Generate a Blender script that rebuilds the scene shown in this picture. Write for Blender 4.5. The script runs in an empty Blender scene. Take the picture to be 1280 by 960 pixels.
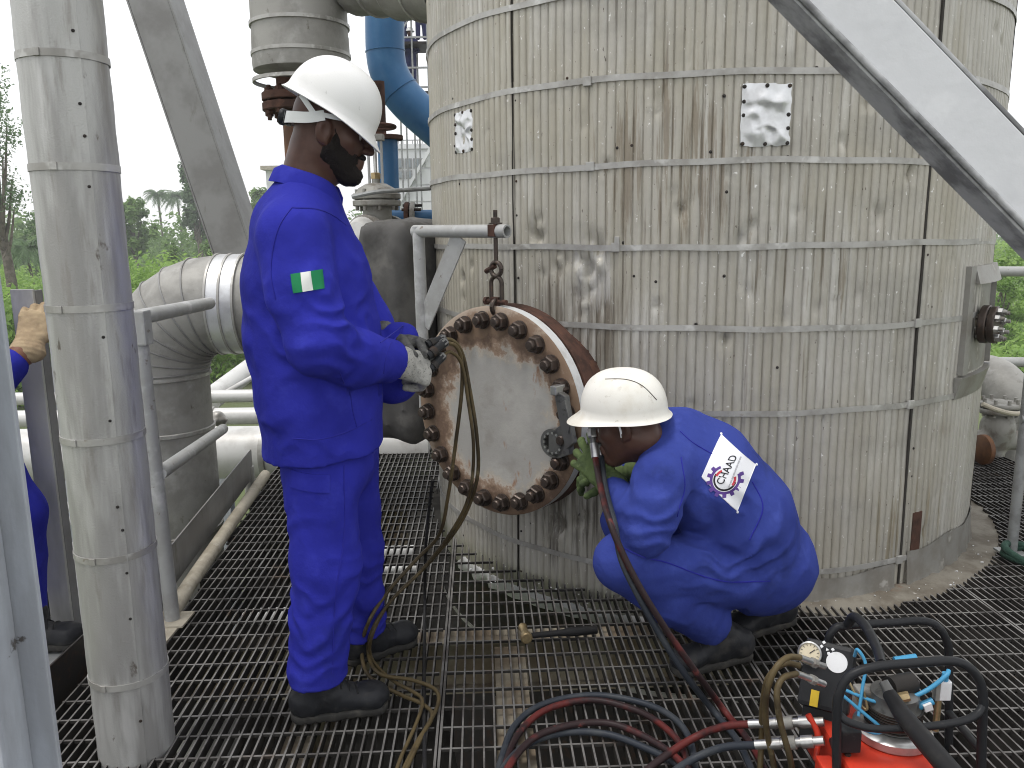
import bpy, bmesh, math, random
import numpy as np
from mathutils import Vector, Matrix
from mathutils.bvhtree import BVHTree

# ------------------------------------------------------------------ camera, world, sun, exposure
SC = bpy.context.scene
COL = SC.collection
FPX, PITCH, ROLL, CAMH = 1020.0, math.radians(10.55), math.radians(0.75), 1.40
FW = np.array([0, math.cos(PITCH), -math.sin(PITCH)])
_u0 = np.array([0, math.sin(PITCH), math.cos(PITCH)]); _r0 = np.array([1.0, 0, 0])
RT = math.cos(ROLL)*_r0 - math.sin(ROLL)*_u0
UP = math.sin(ROLL)*_r0 + math.cos(ROLL)*_u0
CAM = np.array([0, 0, CAMH])
cam = bpy.data.cameras.new('camera'); camo = bpy.data.objects.new('camera', cam); COL.objects.link(camo)
m = Matrix.Identity(4)
for i in range(3):
    m[i][0] = RT[i]; m[i][1] = UP[i]; m[i][2] = -FW[i]; m[i][3] = CAM[i]
camo.matrix_world = m
cam.sensor_width = 36.0; cam.lens = 36.0*FPX/1280.0; cam.clip_start = 0.05; cam.clip_end = 3000
SC.camera = camo
SC.render.resolution_x = 1024; SC.render.resolution_y = 768

SUN_EL, SUN_AZ = math.radians(70), math.radians(245)      # azimuth from +Y clockwise: behind the camera, to the left
W = bpy.data.worlds.new('World'); SC.world = W; W.use_nodes = True
nt = W.node_tree; bg = nt.nodes['Background']
sky = nt.nodes.new('ShaderNodeTexSky'); sky.sky_type = 'NISHITA'; sky.sun_disc = False
sky.sun_elevation = SUN_EL; sky.sun_rotation = SUN_AZ; sky.dust_density = 4.0
sc_ = nt.nodes.new('ShaderNodeMix'); sc_.data_type = 'RGBA'       # thin overcast: cloud white over the blue sky
sc_.inputs[0].default_value = 0.80
cl = nt.nodes.new('ShaderNodeTexNoise'); cl.inputs['Scale'].default_value = 2.2; cl.inputs['Detail'].default_value = 5
cr = nt.nodes.new('ShaderNodeMapRange'); cr.inputs[1].default_value = .3; cr.inputs[2].default_value = .7
cr.inputs[3].default_value = 8.6; cr.inputs[4].default_value = 10.2
cc = nt.nodes.new('ShaderNodeCombineColor')
nt.links.new(cl.outputs['Fac'], cr.inputs[0])
for k in range(3): nt.links.new(cr.outputs[0], cc.inputs[k])
nt.links.new(sky.outputs[0], sc_.inputs[6]); nt.links.new(cc.outputs[0], sc_.inputs[7])
nt.links.new(sc_.outputs[2], bg.inputs['Color']); bg.inputs['Strength'].default_value = 0.128
sl = bpy.data.lights.new('sun', 'SUN'); sl.energy = 1.5; sl.angle = math.radians(18); sl.color = (1, .97, .93)
so = bpy.data.objects.new('sun', sl); COL.objects.link(so)
_sd = Vector((math.sin(SUN_AZ)*math.cos(SUN_EL), math.cos(SUN_AZ)*math.cos(SUN_EL), math.sin(SUN_EL)))
so.rotation_euler = _sd.to_track_quat('Z', 'Y').to_euler()
so.location = (-3, -4, 12)
vs = SC.view_settings; vs.view_transform = 'Standard'; vs.look = 'None'; vs.exposure = 0.32; vs.gamma = 1.0; vs.use_curve_mapping = False
SC.cycles.max_bounces = 6; SC.cycles.diffuse_bounces = 3; SC.cycles.glossy_bounces = 3
SC.cycles.transparent_max_bounces = 8; SC.cycles.volume_bounces = 0
SC.cycles.use_denoising = True; SC.cycles.filter_width = 1.05

# ------------------------------------------------------------------ helpers
V = lambda *a: np.array(a, float)
def ray(px, py): return FW + RT*((px-640)/FPX) + UP*((480-py)/FPX)
def at(px, py, Y):            # survey: the point at depth Y on a sight line
    d = ray(px, py); return CAM + d*(Y/d[1])
def atz(px, py, z=0.0):
    d = ray(px, py); return CAM + d*((z-CAMH)/d[2])
def unit(v): v = np.asarray(v, float); return v/np.linalg.norm(v)
rnd = random.Random(7)

def tag(o, label=None, cat=None, group=None, kind=None):
    if label: o['label'] = label
    if cat: o['category'] = cat
    if group: o['group'] = group
    if kind: o['kind'] = kind
    return o
def thing(name, loc, label, cat, group=None):
    o = bpy.data.objects.new(name, None); o.empty_display_size = .1; COL.objects.link(o)
    o.location = [float(c) for c in loc]
    return tag(o, label, cat, group)
def root_loc(o):
    l = Vector((0, 0, 0))
    while o is not None: l += o.location; o = o.parent
    return l
def link(name, me, mat, parent=None, smooth=None):
    o = bpy.data.objects.new(name, me); COL.objects.link(o)
    if mat is not None and len(me.materials) == 0: me.materials.append(mat)
    if smooth is True: me.shade_smooth()
    elif smooth: 
        me.shade_smooth(); me.set_sharp_from_angle(angle=math.radians(smooth))
    if parent is not None:
        o.parent = parent; o.matrix_parent_inverse = parent_inv(parent)
    return o
def parent_inv(p):
    return Matrix.Translation(-Vector(p.location)) if p.parent is None else Matrix.Identity(4)

class MB:
    """collects shapes into one mesh"""
    def __init__(s): s.v = []; s.f = []; s.n = 0
    def add(s, vs, fs):
        s.v.append(np.asarray(vs, float).reshape(-1, 3)); s.f += [tuple(i+s.n for i in f) for f in fs]; s.n += len(s.v[-1]); return s
    def hexa(s, c8): # 4 bottom, 4 top
        return s.add(c8, [(3,2,1,0),(4,5,6,7),(0,1,5,4),(1,2,6,5),(2,3,7,6),(3,0,4,7)])
    def box(s, lo, hi):
        (a,b,c),(d,e,f) = lo, hi
        return s.hexa([(a,b,c),(d,b,c),(d,e,c),(a,e,c),(a,b,f),(d,b,f),(d,e,f),(a,e,f)])
    def obox(s, c, ax, ay, az):  # centre and three half axes
        c, ax, ay, az = map(np.asarray, (c, ax, ay, az)); o = []
        for z in (-1, 1):
            for x, y in ((-1,-1),(1,-1),(1,1),(-1,1)): o.append(c+ax*x+ay*y+az*z)
        return s.hexa(o)
    def bar(s, a, b, w, h, up=(0,0,1)):
        a, b = np.asarray(a, float), np.asarray(b, float); d = unit(b-a)
        x = np.cross(d, up); x = unit(x) if np.linalg.norm(x) > 1e-6 else V(1,0,0)
        u = np.cross(x, d)
        return s.obox((a+b)/2, x*w/2, u*h/2 if False else d*np.linalg.norm(b-a)/2, u*h/2)
    def loft(s, rings, closed=True, cap=True):
        n = len(rings[0]); vs = np.concatenate([np.asarray(r, float) for r in rings]); fs = []
        m_ = n if closed else n-1
        for k in range(len(rings)-1):
            for i in range(m_):
                j = (i+1) % n; fs.append((k*n+i, k*n+j, (k+1)*n+j, (k+1)*n+i))
        if cap: fs.append(tuple(range(n-1, -1, -1))); fs.append(tuple((len(rings)-1)*n+i for i in range(n)))
        return s.add(vs, fs)
    def tube(s, pts, r, n=10, cap=True):
        pts = [np.asarray(p, float) for p in pts]; N = len(pts)
        rs = r if hasattr(r, '__len__') else [r]*N
        tg = [unit(pts[min(i+1, N-1)]-pts[max(i-1, 0)]) for i in range(N)]
        ref = V(0,0,1) if abs(tg[0][2]) < .9 else V(1,0,0)
        x = unit(np.cross(tg[0], ref)); rings = []
        for p, t, q in zip(pts, tg, rs):
            x = x - t*(x@t); x = unit(x); y = np.cross(t, x)
            rings.append([p + q*(math.cos(a)*x+math.sin(a)*y) for a in np.arange(n)*2*math.pi/n])
        return s.loft(rings, True, cap)
    def lathe(s, c, ax, prof, n=24, cap=False):   # prof: (radius, height along axis)
        c, ax = np.asarray(c, float), unit(ax); ref = V(0,0,1) if abs(ax[2]) < .9 else V(1,0,0)
        x = unit(np.cross(ref, ax)); y = np.cross(ax, x)
        rings = [[c+ax*h+r*(math.cos(a)*x+math.sin(a)*y) for a in np.arange(n)*2*math.pi/n] for r, h in prof]
        return s.loft(rings, True, cap)
    def cyl(s, a, b, r, n=16): return s.tube([a, b], r, n)
    def hexnut(s, c, ax, r, h, rot=0.0):
        ax = unit(ax); ref = V(0,0,1) if abs(ax[2]) < .9 else V(1,0,0); x = unit(np.cross(ref, ax)); y = np.cross(ax, x)
        f = lambda q, z: [np.asarray(c)+ax*z+q*(math.cos(a+rot)*x+math.sin(a+rot)*y) for a in np.arange(6)*math.pi/3]
        return s.loft([f(r, 0), f(r, h*.85), f(r*.88, h)], True, True)
    def prism(s, poly, d):  # planar polygon pushed along d
        poly = np.asarray(poly, float); n = len(poly)
        fs = [tuple(range(n-1, -1, -1)), tuple(range(n, 2*n))] + [(i, (i+1) % n, n+(i+1) % n, n+i) for i in range(n)]
        return s.add(np.concatenate([poly, poly+np.asarray(d)]), fs)
    def mesh(s, name='m'):
        me = bpy.data.meshes.new(name); v = np.concatenate(s.v)
        me.from_pydata(v.tolist(), [], s.f); me.update(); return me
    def build(s, name, mat, parent=None, smooth=35, bevel=0):
        me = s.mesh(name); b = bmesh.new(); b.from_mesh(me)
        bmesh.ops.recalc_face_normals(b, faces=b.faces)
        if bevel: bmesh.ops.bevel(b, geom=list(b.edges), offset=bevel, segments=2, profile=.6, affect='EDGES', clamp_overlap=True)
        b.to_mesh(me); b.free()
        return link(name, me, mat, parent, smooth)

def spline(pts, n=8):
    P = [np.asarray(p, float) for p in pts]; P = [2*P[0]-P[1]] + P + [2*P[-1]-P[-2]]; o = []
    for i in range(1, len(P)-2):
        a, b, c, d = P[i-1:i+3]
        for k in range(n):
            t = k/n; o.append(.5*((2*b)+(c-a)*t+(2*a-5*b+4*c-d)*t*t+(3*b-a-3*c+d)*t**3))
    o.append(P[-2]); return o
def arc(c, x, y, r, a0, a1, n): 
    return [np.asarray(c)+r*(math.cos(a)*np.asarray(x)+math.sin(a)*np.asarray(y)) for a in np.linspace(a0, a1, n)]

# ---- materials
def mat(name, base, rough=.5, metal=0.0, layers=(), bumps=(), spec=.3, rlay=None):
    """layers: (colour, scale(3) , low, high, amount, detail)   bumps: (scale(3), strength, distance)"""
    M = bpy.data.materials.new(name); M.use_nodes = True; t = M.node_tree; N = t.nodes; L = t.links
    b = N['Principled BSDF']; b.inputs['Roughness'].default_value = rough; b.inputs['Metallic'].default_value = metal
    b.inputs['Specular IOR Level'].default_value = spec
    g = N.new('ShaderNodeNewGeometry')
    def noise(sc, det, w=0.0):
        mp = N.new('ShaderNodeMapping'); sc3 = sc if hasattr(sc, '__len__') else (sc,)*3
        mp.inputs['Scale'].default_value = sc3; mp.inputs['Location'].default_value = (w*3.1, w*1.7, w*2.3)
        L.new(g.outputs['Position'], mp.inputs[0])
        n = N.new('ShaderNodeTexNoise'); n.inputs['Scale'].default_value = 1.0; n.inputs['Detail'].default_value = det
        n.inputs['Roughness'].default_value = .62
        L.new(mp.outputs[0], n.inputs['Vector']); return n.outputs['Fac']
    prev = None; first = tuple(base)+(1,)
    for i, (c, sc, lo, hi, amt, det) in enumerate(layers):
        r = N.new('ShaderNodeMapRange'); r.interpolation_type = 'SMOOTHSTEP'
        r.inputs[1].default_value = lo; r.inputs[2].default_value = hi; r.inputs[3].default_value = 0; r.inputs[4].default_value = amt
        L.new(noise(sc, det, i+1.0), r.inputs[0])
        mx = N.new('ShaderNodeMix'); mx.data_type = 'RGBA'; L.new(r.outputs[0], mx.inputs[0])
        if prev is None: mx.inputs[6].default_value = first
        else: L.new(prev, mx.inputs[6])
        mx.inputs[7].default_value = tuple(c)+(1,); prev = mx.outputs[2]
        if rlay is not None and i == rlay[0]:
            rr = N.new('ShaderNodeMapRange'); L.new(r.outputs[0], rr.inputs[0]); rr.inputs[3].default_value = rough; rr.inputs[4].default_value = rlay[1]
            L.new(rr.outputs[0], b.inputs['Roughness'])
    if prev is None: b.inputs['Base Color'].default_value = first
    else: L.new(prev, b.inputs['Base Color'])
    pn = None
    for i, (sc, st, dist) in enumerate(bumps):
        bp = N.new('ShaderNodeBump'); bp.inputs['Strength'].default_value = st; bp.inputs['Distance'].default_value = dist
        L.new(noise(sc, 3, 9.0+i), bp.inputs['Height'])
        if pn is not None: L.new(pn, bp.inputs['Normal'])
        pn = bp.outputs[0]
    if pn is not None: L.new(pn, b.inputs['Normal'])
    return M

RUST = (.085, .032, .014); DIRT = (.06, .05, .04)
M = {}
M['clad'] = mat('weathered_cladding', (.43,.415,.375), .5, .2,
    [((.345,.325,.27), (9,9,.9), .40, .62, .65, 5), ((.56,.555,.52), (16,16,2.0), .52, .68, .55, 4), ((.39,.36,.28), (.9,.9,.8), .44, .66, .5, 4), ((.28,.27,.24), (1.6,1.6,2.6), .50, .68, .5, 6),
     ((.085,.065,.045), (38,38,1.2), .62, .76, .7, 6), ((.13,.10,.065), (2.2,2.2,1.5), .62, .78, .6, 7), ((.82,.82,.80), (60,60,40), .67, .73, .8, 3), ((.06,.045,.035), (75,75,30), .68, .74, .8, 3)],
    [((170,170,120), .5, .002), ((22,22,10), .5, .008)])
M['alu'] = mat('dull_aluminium', (.50,.50,.475), .42, .35,
    [((.36,.355,.34), (7,7,1.6), .40, .62, .8, 5), ((.62,.62,.60), (10,10,4), .52, .75, .6, 4), ((.13,.11,.09), (22,22,5), .68, .8, .6, 6)],
    [((260,260,260), .25, .0012), ((12,12,6), .3, .006)])
M['strap'] = mat('steel_strap', (.40,.395,.375), .42, .35, [((.25,.24,.22), 9, .4, .65, .7, 5), ((.62,.62,.60), 14, .55, .7, .6, 3), ((.14,.10,.06), 30, .64, .75, .6, 5)], [(60, .2, .002)])
M['patch'] = mat('bare_patch_sheet', (.66,.67,.68), .36, .55, [((.45,.45,.45), 12, .45, .7, .6, 4)], [(40, .25, .004)])
M['dark'] = mat('blackened_steel', (.035,.032,.030), .5, .3, [((.09,.05,.03), 20, .5, .7, .5, 4)], [(90, .3, .001)], spec=.16)
M['seam'] = mat('dark_seam_sealant', (.04,.037,.033), .7, spec=.16)
M['galv'] = mat('galvanised_steel', (.30,.31,.31), .5, .45, [((.19,.19,.19), 12, .42, .62, .7, 5), ((.12,.075,.045), 7, .60, .75, .7, 6)], [(80, .2, .001)])
M['grate'] = mat('worn_grating_steel', (.18,.175,.168), .55, .25, [((.065,.06,.057), (8,8,8), .40, .60, .8, 5), ((.11,.07,.042), 5, .58, .72, .7, 5), ((.27,.26,.24), 9, .62, .75, .6, 4)], [(120, .3, .001)])
M['white_steel'] = mat('pale_painted_steel', (.36,.365,.36), .5, .1,
    [((.30,.30,.29), 7, .42, .62, .75, 6), ((.58,.585,.59), 9, .54, .70, .6, 4), ((.13,.095,.07), 22, .63, .72, .8, 7)], [(60, .25, .002), (9, .2, .004)])
M['grey_paint'] = mat('blue_grey_painted_steel', (.44,.47,.51), .42, .0,
    [((.36,.38,.42), 4, .45, .65, .6, 4), ((.62,.65,.68), (6,6,2), .58, .72, .6, 5), ((.30,.31,.33), (9,9,1.5), .52, .68, .6, 6), ((.07,.06,.05), 11, .66, .71, .9, 7), ((.20,.12,.07), 6, .68, .75, .6, 6)], [(40, .35, .002), (6, .35, .008)])
M['grey_paint2'] = mat('light_grey_painted_beam', (.60,.61,.63), .45, .0,
    [((.52,.53,.55), 5, .45, .65, .6, 4), ((.70,.71,.73), 9, .55, .7, .5, 5), ((.43,.44,.45), (3,3,3), .50, .66, .6, 6), ((.16,.14,.12), 9, .665, .72, .85, 7), ((.30,.22,.15), 4, .70, .78, .5, 6)], [(50, .3, .002), (5, .35, .008)])
M['grime'] = mat('grimy_grey_paint', (.43,.435,.445), .55, .0,
    [((.11,.11,.115), (6,6,6), .42, .62, .8, 5), ((.34,.345,.36), 9, .60, .72, .6, 5)], [(50, .25, .002)])
M['beam'] = mat('weathered_grey_beam', (.25,.25,.245), .5, .1, [((.17,.165,.16), 4, .4, .65, .7, 5), ((.10,.085,.07), (10,10,2.5), .60, .72, .7, 6)], [(50, .2, .002)])
M['rust'] = mat('rusted_steel', (.085,.045,.034), .8, .1, [((.042,.026,.021), 14, .42, .62, .8, 6), ((.13,.066,.042), 22, .58, .72, .6, 5)], [(90, .5, .002), (20, .3, .004)], spec=.16)
M['bolt'] = mat('oily_rusted_bolt', (.068,.053,.045), .36, .5, [((.11,.065,.045), 40, .55, .72, .7, 5), ((.03,.025,.022), 25, .5, .7, .7, 4)], [(140, .4, .001)])
M['rim'] = mat('chipped_pale_rim', (.60,.61,.61), .45, .15, [((.42,.41,.38), 14, .45, .68, .6, 5), (RUST, 16, .66, .74, .85, 6)], [(60, .3, .002)])
M['kerb'] = mat('dusty_beige_paint', (.42,.385,.31), .7, 0, [((.25,.22,.17), 8, .42, .65, .8, 5), ((.55,.53,.48), 20, .6, .72, .6, 5)], [(60, .4, .003)])
M['concrete'] = mat('dirty_base_plate', (.19,.175,.145), .8, 0, [((.10,.085,.065), 6, .4, .62, .85, 6), ((.14,.07,.04), 4, .6, .72, .7, 5), ((.60,.58,.54), 26, .68, .74, .8, 5)], [(40, .5, .006)])
M['soot'] = mat('dark_lagging_jacket', (.085,.083,.08), .65, .05, [((.14,.135,.125), 6, .45, .66, .7, 5), ((.045,.043,.04), 5, .55, .7, .7, 4)], [(70, .4, .003)], spec=.16)
M['white_pipe'] = mat('white_pipe_cladding', (.57,.57,.555), .45, .15, [((.40,.39,.37), 5, .45, .68, .7, 5), ((.28,.24,.19), (10,10,10), .68, .77, .7, 6)], [(30, .2, .003)])
M['blue_pipe'] = mat('blue_painted_pipe', (.035,.12,.255), .4, 0, [((.06,.16,.30), 5, .45, .7, .6, 4), ((.03,.09,.18), 3, .55, .7, .6, 4)], [(40, .2, .002)])
M['valve'] = mat('weathered_valve_casting', (.27,.265,.245), .6, .2, [((.14,.12,.10), 12, .45, .65, .8, 5), ((.42,.42,.40), 9, .6, .75, .6, 4)], [(70, .4, .003)])
M['black'] = mat('black_rubber', (.018,.018,.019), .5, 0, [((.035,.033,.03), 20, .5, .7, .6, 4)], [(120, .2, .001)], spec=.16)
M['black_paint'] = mat('black_powder_coat', (.020,.021,.023), .38, 0, [((.06,.06,.06), 25, .62, .72, .6, 4)], [(160, .2, .0006)], spec=.16)
M['red'] = mat('red_pump_paint', (.56,.045,.022), .38, 0, [((.40,.03,.018), 9, .45, .65, .6, 4), ((.12,.03,.02), 25, .68, .75, .7, 5)], [(70, .15, .001)])
M['silver'] = mat('bright_steel', (.52,.52,.51), .32, .85, [((.30,.29,.28), 20, .45, .65, .6, 4)])
M['brass'] = mat('worn_brass', (.40,.31,.17), .42, .7, [((.25,.18,.10), 30, .45, .65, .7, 4)])
M['hose_red'] = mat('oxblood_hose', (.105,.022,.020), .42, 0, [((.022,.016,.017), (7,7,7), .40, .54, .95, 4), ((.21,.055,.048), (14,14,14), .62, .72, .6, 4)], spec=.16)
M['hose_black'] = mat('black_hose', (.028,.033,.042), .42, 0, [((.05,.055,.06), 14, .45, .65, .7, 4)], spec=.16)
M['hose_olive'] = mat('olive_hose', (.095,.072,.036), .42, 0, [((.035,.027,.017), 7, .42, .62, .8, 4), ((.25,.21,.12), 12, .62, .74, .5, 4)], spec=.16)
M['blue_tube'] = mat('blue_air_tube', (.06,.28,.48), .35)
M['white_plastic'] = mat('white_plastic', (.72,.73,.74), .35, 0, [((.55,.54,.52), 15, .55, .7, .5, 4)])
M['yellow'] = mat('yellow_label', (.68,.46,.03), .5)
M['gaugeface'] = mat('gauge_face', (.62,.55,.40), .3)
M['cloth'] = mat('royal_blue_twill', (.026,.030,.325), .88, 0, [((.018,.021,.24), 6, .42, .65, .6, 4), ((.042,.050,.41), 9, .52, .70, .5, 5), ((.016,.022,.15), 3.2, .60, .74, .55, 6)], [((420,420,420), .3, .0009), ((60,60,60), .35, .004), ((22,22,22), .3, .008)], spec=.12)
M['cloth2'] = mat('faded_blue_twill', (.036,.055,.258), .9, 0, [((.026,.040,.21), 7, .42, .65, .6, 4), ((.062,.090,.37), 9, .52, .70, .55, 5), ((.022,.034,.14), 4.2, .57, .72, .65, 6)], [((420,420,420), .3, .0009), ((60,60,60), .35, .004), ((22,22,22), .3, .008)], spec=.12)
M['thread'] = mat('blue_seam_thread', (.022,.024,.27), .8, spec=.16)
M['skin'] = mat('dark_brown_skin', (.082,.041,.030), .42, 0, [((.055,.027,.020), 22, .45, .65, .6, 4)], [((500,500,500), .15, .0006)])
M['skin2'] = mat('brown_skin', (.21,.10,.065), .45, 0, [((.16,.075,.05), 22, .45, .65, .6, 4)], [((500,500,500), .15, .0006)])
M['hair'] = mat('black_beard', (.014,.011,.010), .75, 0, [((.02,.017,.016), 180, .5, .7, .6, 3)], [((380,380,380), .9, .004)], spec=.2)
M['lip'] = mat('lip_skin', (.10,.042,.036), .4)
M['eye'] = mat('eye_white', (.5,.47,.44), .2)
M['hat'] = mat('white_hard_hat_shell', (.80,.80,.79), .28, 0, [((.70,.70,.69), 8, .5, .7, .5, 4), ((.45,.44,.42), (40,40,40), .67, .73, .6, 4), ((.60,.59,.57), 14, .58, .70, .5, 5)], [(12, .05, .004)])
M['hat2'] = mat('scuffed_ivory_hard_hat', (.76,.745,.69), .4, 0, [((.62,.58,.49), 9, .45, .68, .65, 5), ((.33,.29,.22), (30,30,30), .62, .72, .7, 6), ((.42,.38,.31), 12, .60, .72, .6, 6)], [(14, .08, .004)])
M['scuff'] = mat('dark_scuff', (.07,.06,.05), .7)
M['hatband'] = mat('hat_suspension_plastic', (.60,.62,.61), .4)
M['knit'] = mat('grey_knit_glove', (.36,.355,.33), .9, 0, [((.20,.20,.19), 16, .45, .65, .7, 5), ((.07,.07,.07), (90,90,220), .58, .66, .6, 2)], [((300,300,300), .6, .002)], spec=.1)
M['knit_dark'] = mat('dirty_dark_glove', (.115,.115,.11), .9, 0, [((.05,.05,.05), 40, .45, .65, .8, 5), ((.22,.21,.20), 60, .6, .7, .6, 4)], [((300,300,300), .6, .002)], spec=.1)
M['green_glove'] = mat('green_work_glove', (.095,.135,.050), .75, 0, [((.045,.065,.03), 18, .45, .62, .8, 5), ((.17,.20,.09), 25, .6, .72, .6, 4)], [((160,160,160), .5, .003)], spec=.2)
M['tan_glove'] = mat('tan_leather_glove', (.38,.29,.18), .8, 0, [((.25,.18,.11), 14, .45, .65, .6, 4)], [((90,90,90), .4, .003)])
M['boot'] = mat('black_safety_boot', (.020,.021,.024), .42, 0, [((.055,.053,.05), 16, .50, .68, .7, 6), ((.012,.012,.013), 8, .55, .7, .6, 4)], [((110,110,110), .35, .002)], spec=.16)
M['sole'] = mat('boot_sole_rubber', (.035,.034,.032), .8, 0, [((.08,.075,.065), 20, .5, .68, .7, 4)], [(60, .3, .002)], spec=.16)
M['flag_green'] = mat('flag_green_cloth', (.012,.20,.075), .8)
M['flag_white'] = mat('flag_white_cloth', (.72,.73,.70), .8)
M['badge'] = mat('white_badge_cloth', (.78,.79,.82), .75, 0, [((.66,.67,.72), 25, .5, .7, .5, 3)])
M['purple'] = mat('badge_purple', (.10,.05,.24), .7)
M['badge_red'] = mat('badge_red', (.50,.05,.07), .7)
M['badge_black'] = mat('badge_black', (.02,.02,.025), .7)
M['badge_grey'] = mat('badge_grey', (.42,.42,.45), .7)
# ------------------------------------------------------------------ implicit surfaces for bodies, cloth and castings
_tab = np.random.RandomState(3).rand(32, 32, 32).astype(np.float32)*2-1
def vnoise(P):
    i = np.floor(P).astype(np.int32); f = P-i; f = f*f*(3-2*f); o = 0
    for dx in (0, 1):
        wx = f[..., 0] if dx else 1-f[..., 0]
        for dy in (0, 1):
            wy = f[..., 1] if dy else 1-f[..., 1]
            for dz in (0, 1):
                wz = f[..., 2] if dz else 1-f[..., 2]
                o = o + wx*wy*wz*_tab[(i[..., 0]+dx) & 31, (i[..., 1]+dy) & 31, (i[..., 2]+dz) & 31]
    return o
def fbm(P, n=3):
    return sum(vnoise(P*2.03**k + 7.3*k)*.5**k for k in range(n))
def frame(x, z):
    x = unit(x); z = np.asarray(z, float); z = unit(z-x*(z@x)); return np.array([x, np.cross(z, x), z])  # rows x, y, z

class SDF:
    def __init__(s, lo, hi, h):
        s.lo = np.asarray(lo, np.float32); s.h = h
        s.n = np.ceil((np.asarray(hi)-s.lo)/h).astype(int)+1
        s.D = np.full(s.n, .2, np.float32)
    def _sl(s, lo, hi):
        a = np.clip(np.floor((np.asarray(lo)-s.lo)/s.h).astype(int), 0, s.n); b = np.clip(np.ceil((np.asarray(hi)-s.lo)/s.h).astype(int)+1, 0, s.n)
        return a, b
    def _pts(s, a, b):
        g = np.meshgrid(*[np.arange(a[k], b[k], dtype=np.float32)*s.h+s.lo[k] for k in range(3)], indexing='ij')
        return np.stack(g, -1)
    def op(s, lo, hi, fn, k=.02, mode='u'):
        pad = k+.03; a, b = s._sl(np.asarray(lo)-pad, np.asarray(hi)+pad)
        if (b <= a).any(): return s
        sl = tuple(slice(a[i], b[i]) for i in range(3)); d = fn(s._pts(a, b)).astype(np.float32); D = s.D[sl]
        if mode == 'u':
            if k > 0:
                h = np.clip(.5+.5*(d-D)/k, 0, 1); s.D[sl] = d*(1-h)+D*h-k*h*(1-h)
            else: s.D[sl] = np.minimum(D, d)
        elif mode == 's':
            h = np.clip(.5-.5*(D+d)/max(k, 1e-5), 0, 1); s.D[sl] = D*(1-h)-d*h+k*h*(1-h)
        elif mode == 'i': s.D[sl] = np.maximum(D, d)
        return s
    def cap(s, a, b, ra, rb=None, k=.02, mode='u'):
        a, b = np.asarray(a, float), np.asarray(b, float); rb = ra if rb is None else rb; R = max(ra, rb); ab = (b-a).astype(np.float32)
        def fn(P):
            q = P-a.astype(np.float32); t = np.clip(q@ab/max(float(ab@ab), 1e-9), 0, 1); q = q-t[..., None]*ab
            return np.sqrt((q*q).sum(-1))-(ra+(rb-ra)*t)
        return s.op(np.minimum(a, b)-R, np.maximum(a, b)+R, fn, k, mode)
    def chain(s, pts, rs, k=.02):
        for i in range(len(pts)-1): s.cap(pts[i], pts[i+1], rs[i], rs[i+1], k)
        return s
    def ecap(s, a, b, A, B, ax, k=.02, mode='u'):
        """elliptic limb: radii A=(along ax, across) at a, B at b"""
        a, b = np.asarray(a, float), np.asarray(b, float); d = b-a; Ln = np.linalg.norm(d); d = d/Ln
        x = np.asarray(ax, float); x = unit(x-d*(x@d)); y = np.cross(d, x); R = max(*A, *B)
        f3 = [v.astype(np.float32) for v in (d, x, y)]
        def fn(P):
            q = P-a.astype(np.float32); l = q@f3[0]; t = np.clip(l/Ln, 0, 1); u = q@f3[1]; v = q@f3[2]; l = l-t*Ln
            r1 = A[0]+(B[0]-A[0])*t; r2 = A[1]+(B[1]-A[1])*t; rm = np.minimum(r1, r2)
            k0 = np.sqrt((u/r1)**2+(v/r2)**2+(l/rm)**2)+1e-6; k1 = np.sqrt((u/r1**2)**2+(v/r2**2)**2+(l/rm**2)**2)+1e-6
            return k0*(k0-1)/k1
        return s.op(np.minimum(a, b)-R, np.maximum(a, b)+R, fn, k, mode)
    def ell(s, c, r, F=None, k=.02, mode='u'):
        c = np.asarray(c, float); F = np.eye(3) if F is None else F; r = np.asarray(r, np.float32); F32 = np.asarray(F, np.float32); R = float(r.max())
        def fn(P):
            q = (P-c.astype(np.float32))@F32.T; k0 = np.sqrt(((q/r)**2).sum(-1))+1e-6; k1 = np.sqrt(((q/r**2)**2).sum(-1))+1e-6
            return k0*(k0-1)/k1
        return s.op(c-R, c+R, fn, k, mode)
    def rbox(s, c, hs, rad, F=None, k=.01, mode='u'):
        c = np.asarray(c, float); F = np.eye(3) if F is None else F; hs = np.asarray(hs, np.float32)-rad; R = float(np.linalg.norm(hs)+rad)
        def fn(P):
            q = np.abs((P-c.astype(np.float32))@np.asarray(F, np.float32).T)-hs
            return np.sqrt((np.maximum(q, 0)**2).sum(-1))+np.minimum(q.max(-1), 0)-rad
        return s.op(c-R, c+R, fn, k, mode)
    def cut(s, p, n):   # keep the side the normal points away from
        n = unit(n).astype(np.float32); P = s._pts(np.zeros(3, int), s.n); s.D = np.maximum(s.D, (P-np.asarray(p, np.float32))@n); return s
    def disp(s, fn, band=.045):
        m_ = np.abs(s.D) < band; idx = np.argwhere(m_); P = (idx*s.h+s.lo).astype(np.float32); s.D[m_] += fn(P).astype(np.float32); return s
    def mesh(s, name='m', relax=1):
        D = s.D; D[0] = D[-1] = .2; D[:, 0] = D[:, -1] = .2; D[:, :, 0] = D[:, :, -1] = .2
        S = D < 0; n = np.array(D.shape)-1
        cnt = np.zeros(n, np.float32); acc = np.zeros((*n, 3), np.float32)
        cr = [(i, j, k) for i in (0, 1) for j in (0, 1) for k in (0, 1)]
        sub = lambda A, c: A[c[0]:c[0]+n[0], c[1]:c[1]+n[1], c[2]:c[2]+n[2]]
        tot = sum(sub(S, c).astype(np.int8) for c in cr); mix = (tot > 0) & (tot < 8); idx = np.argwhere(mix)
        dv = {c: D[idx[:, 0]+c[0], idx[:, 1]+c[1], idx[:, 2]+c[2]] for c in cr}
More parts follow.
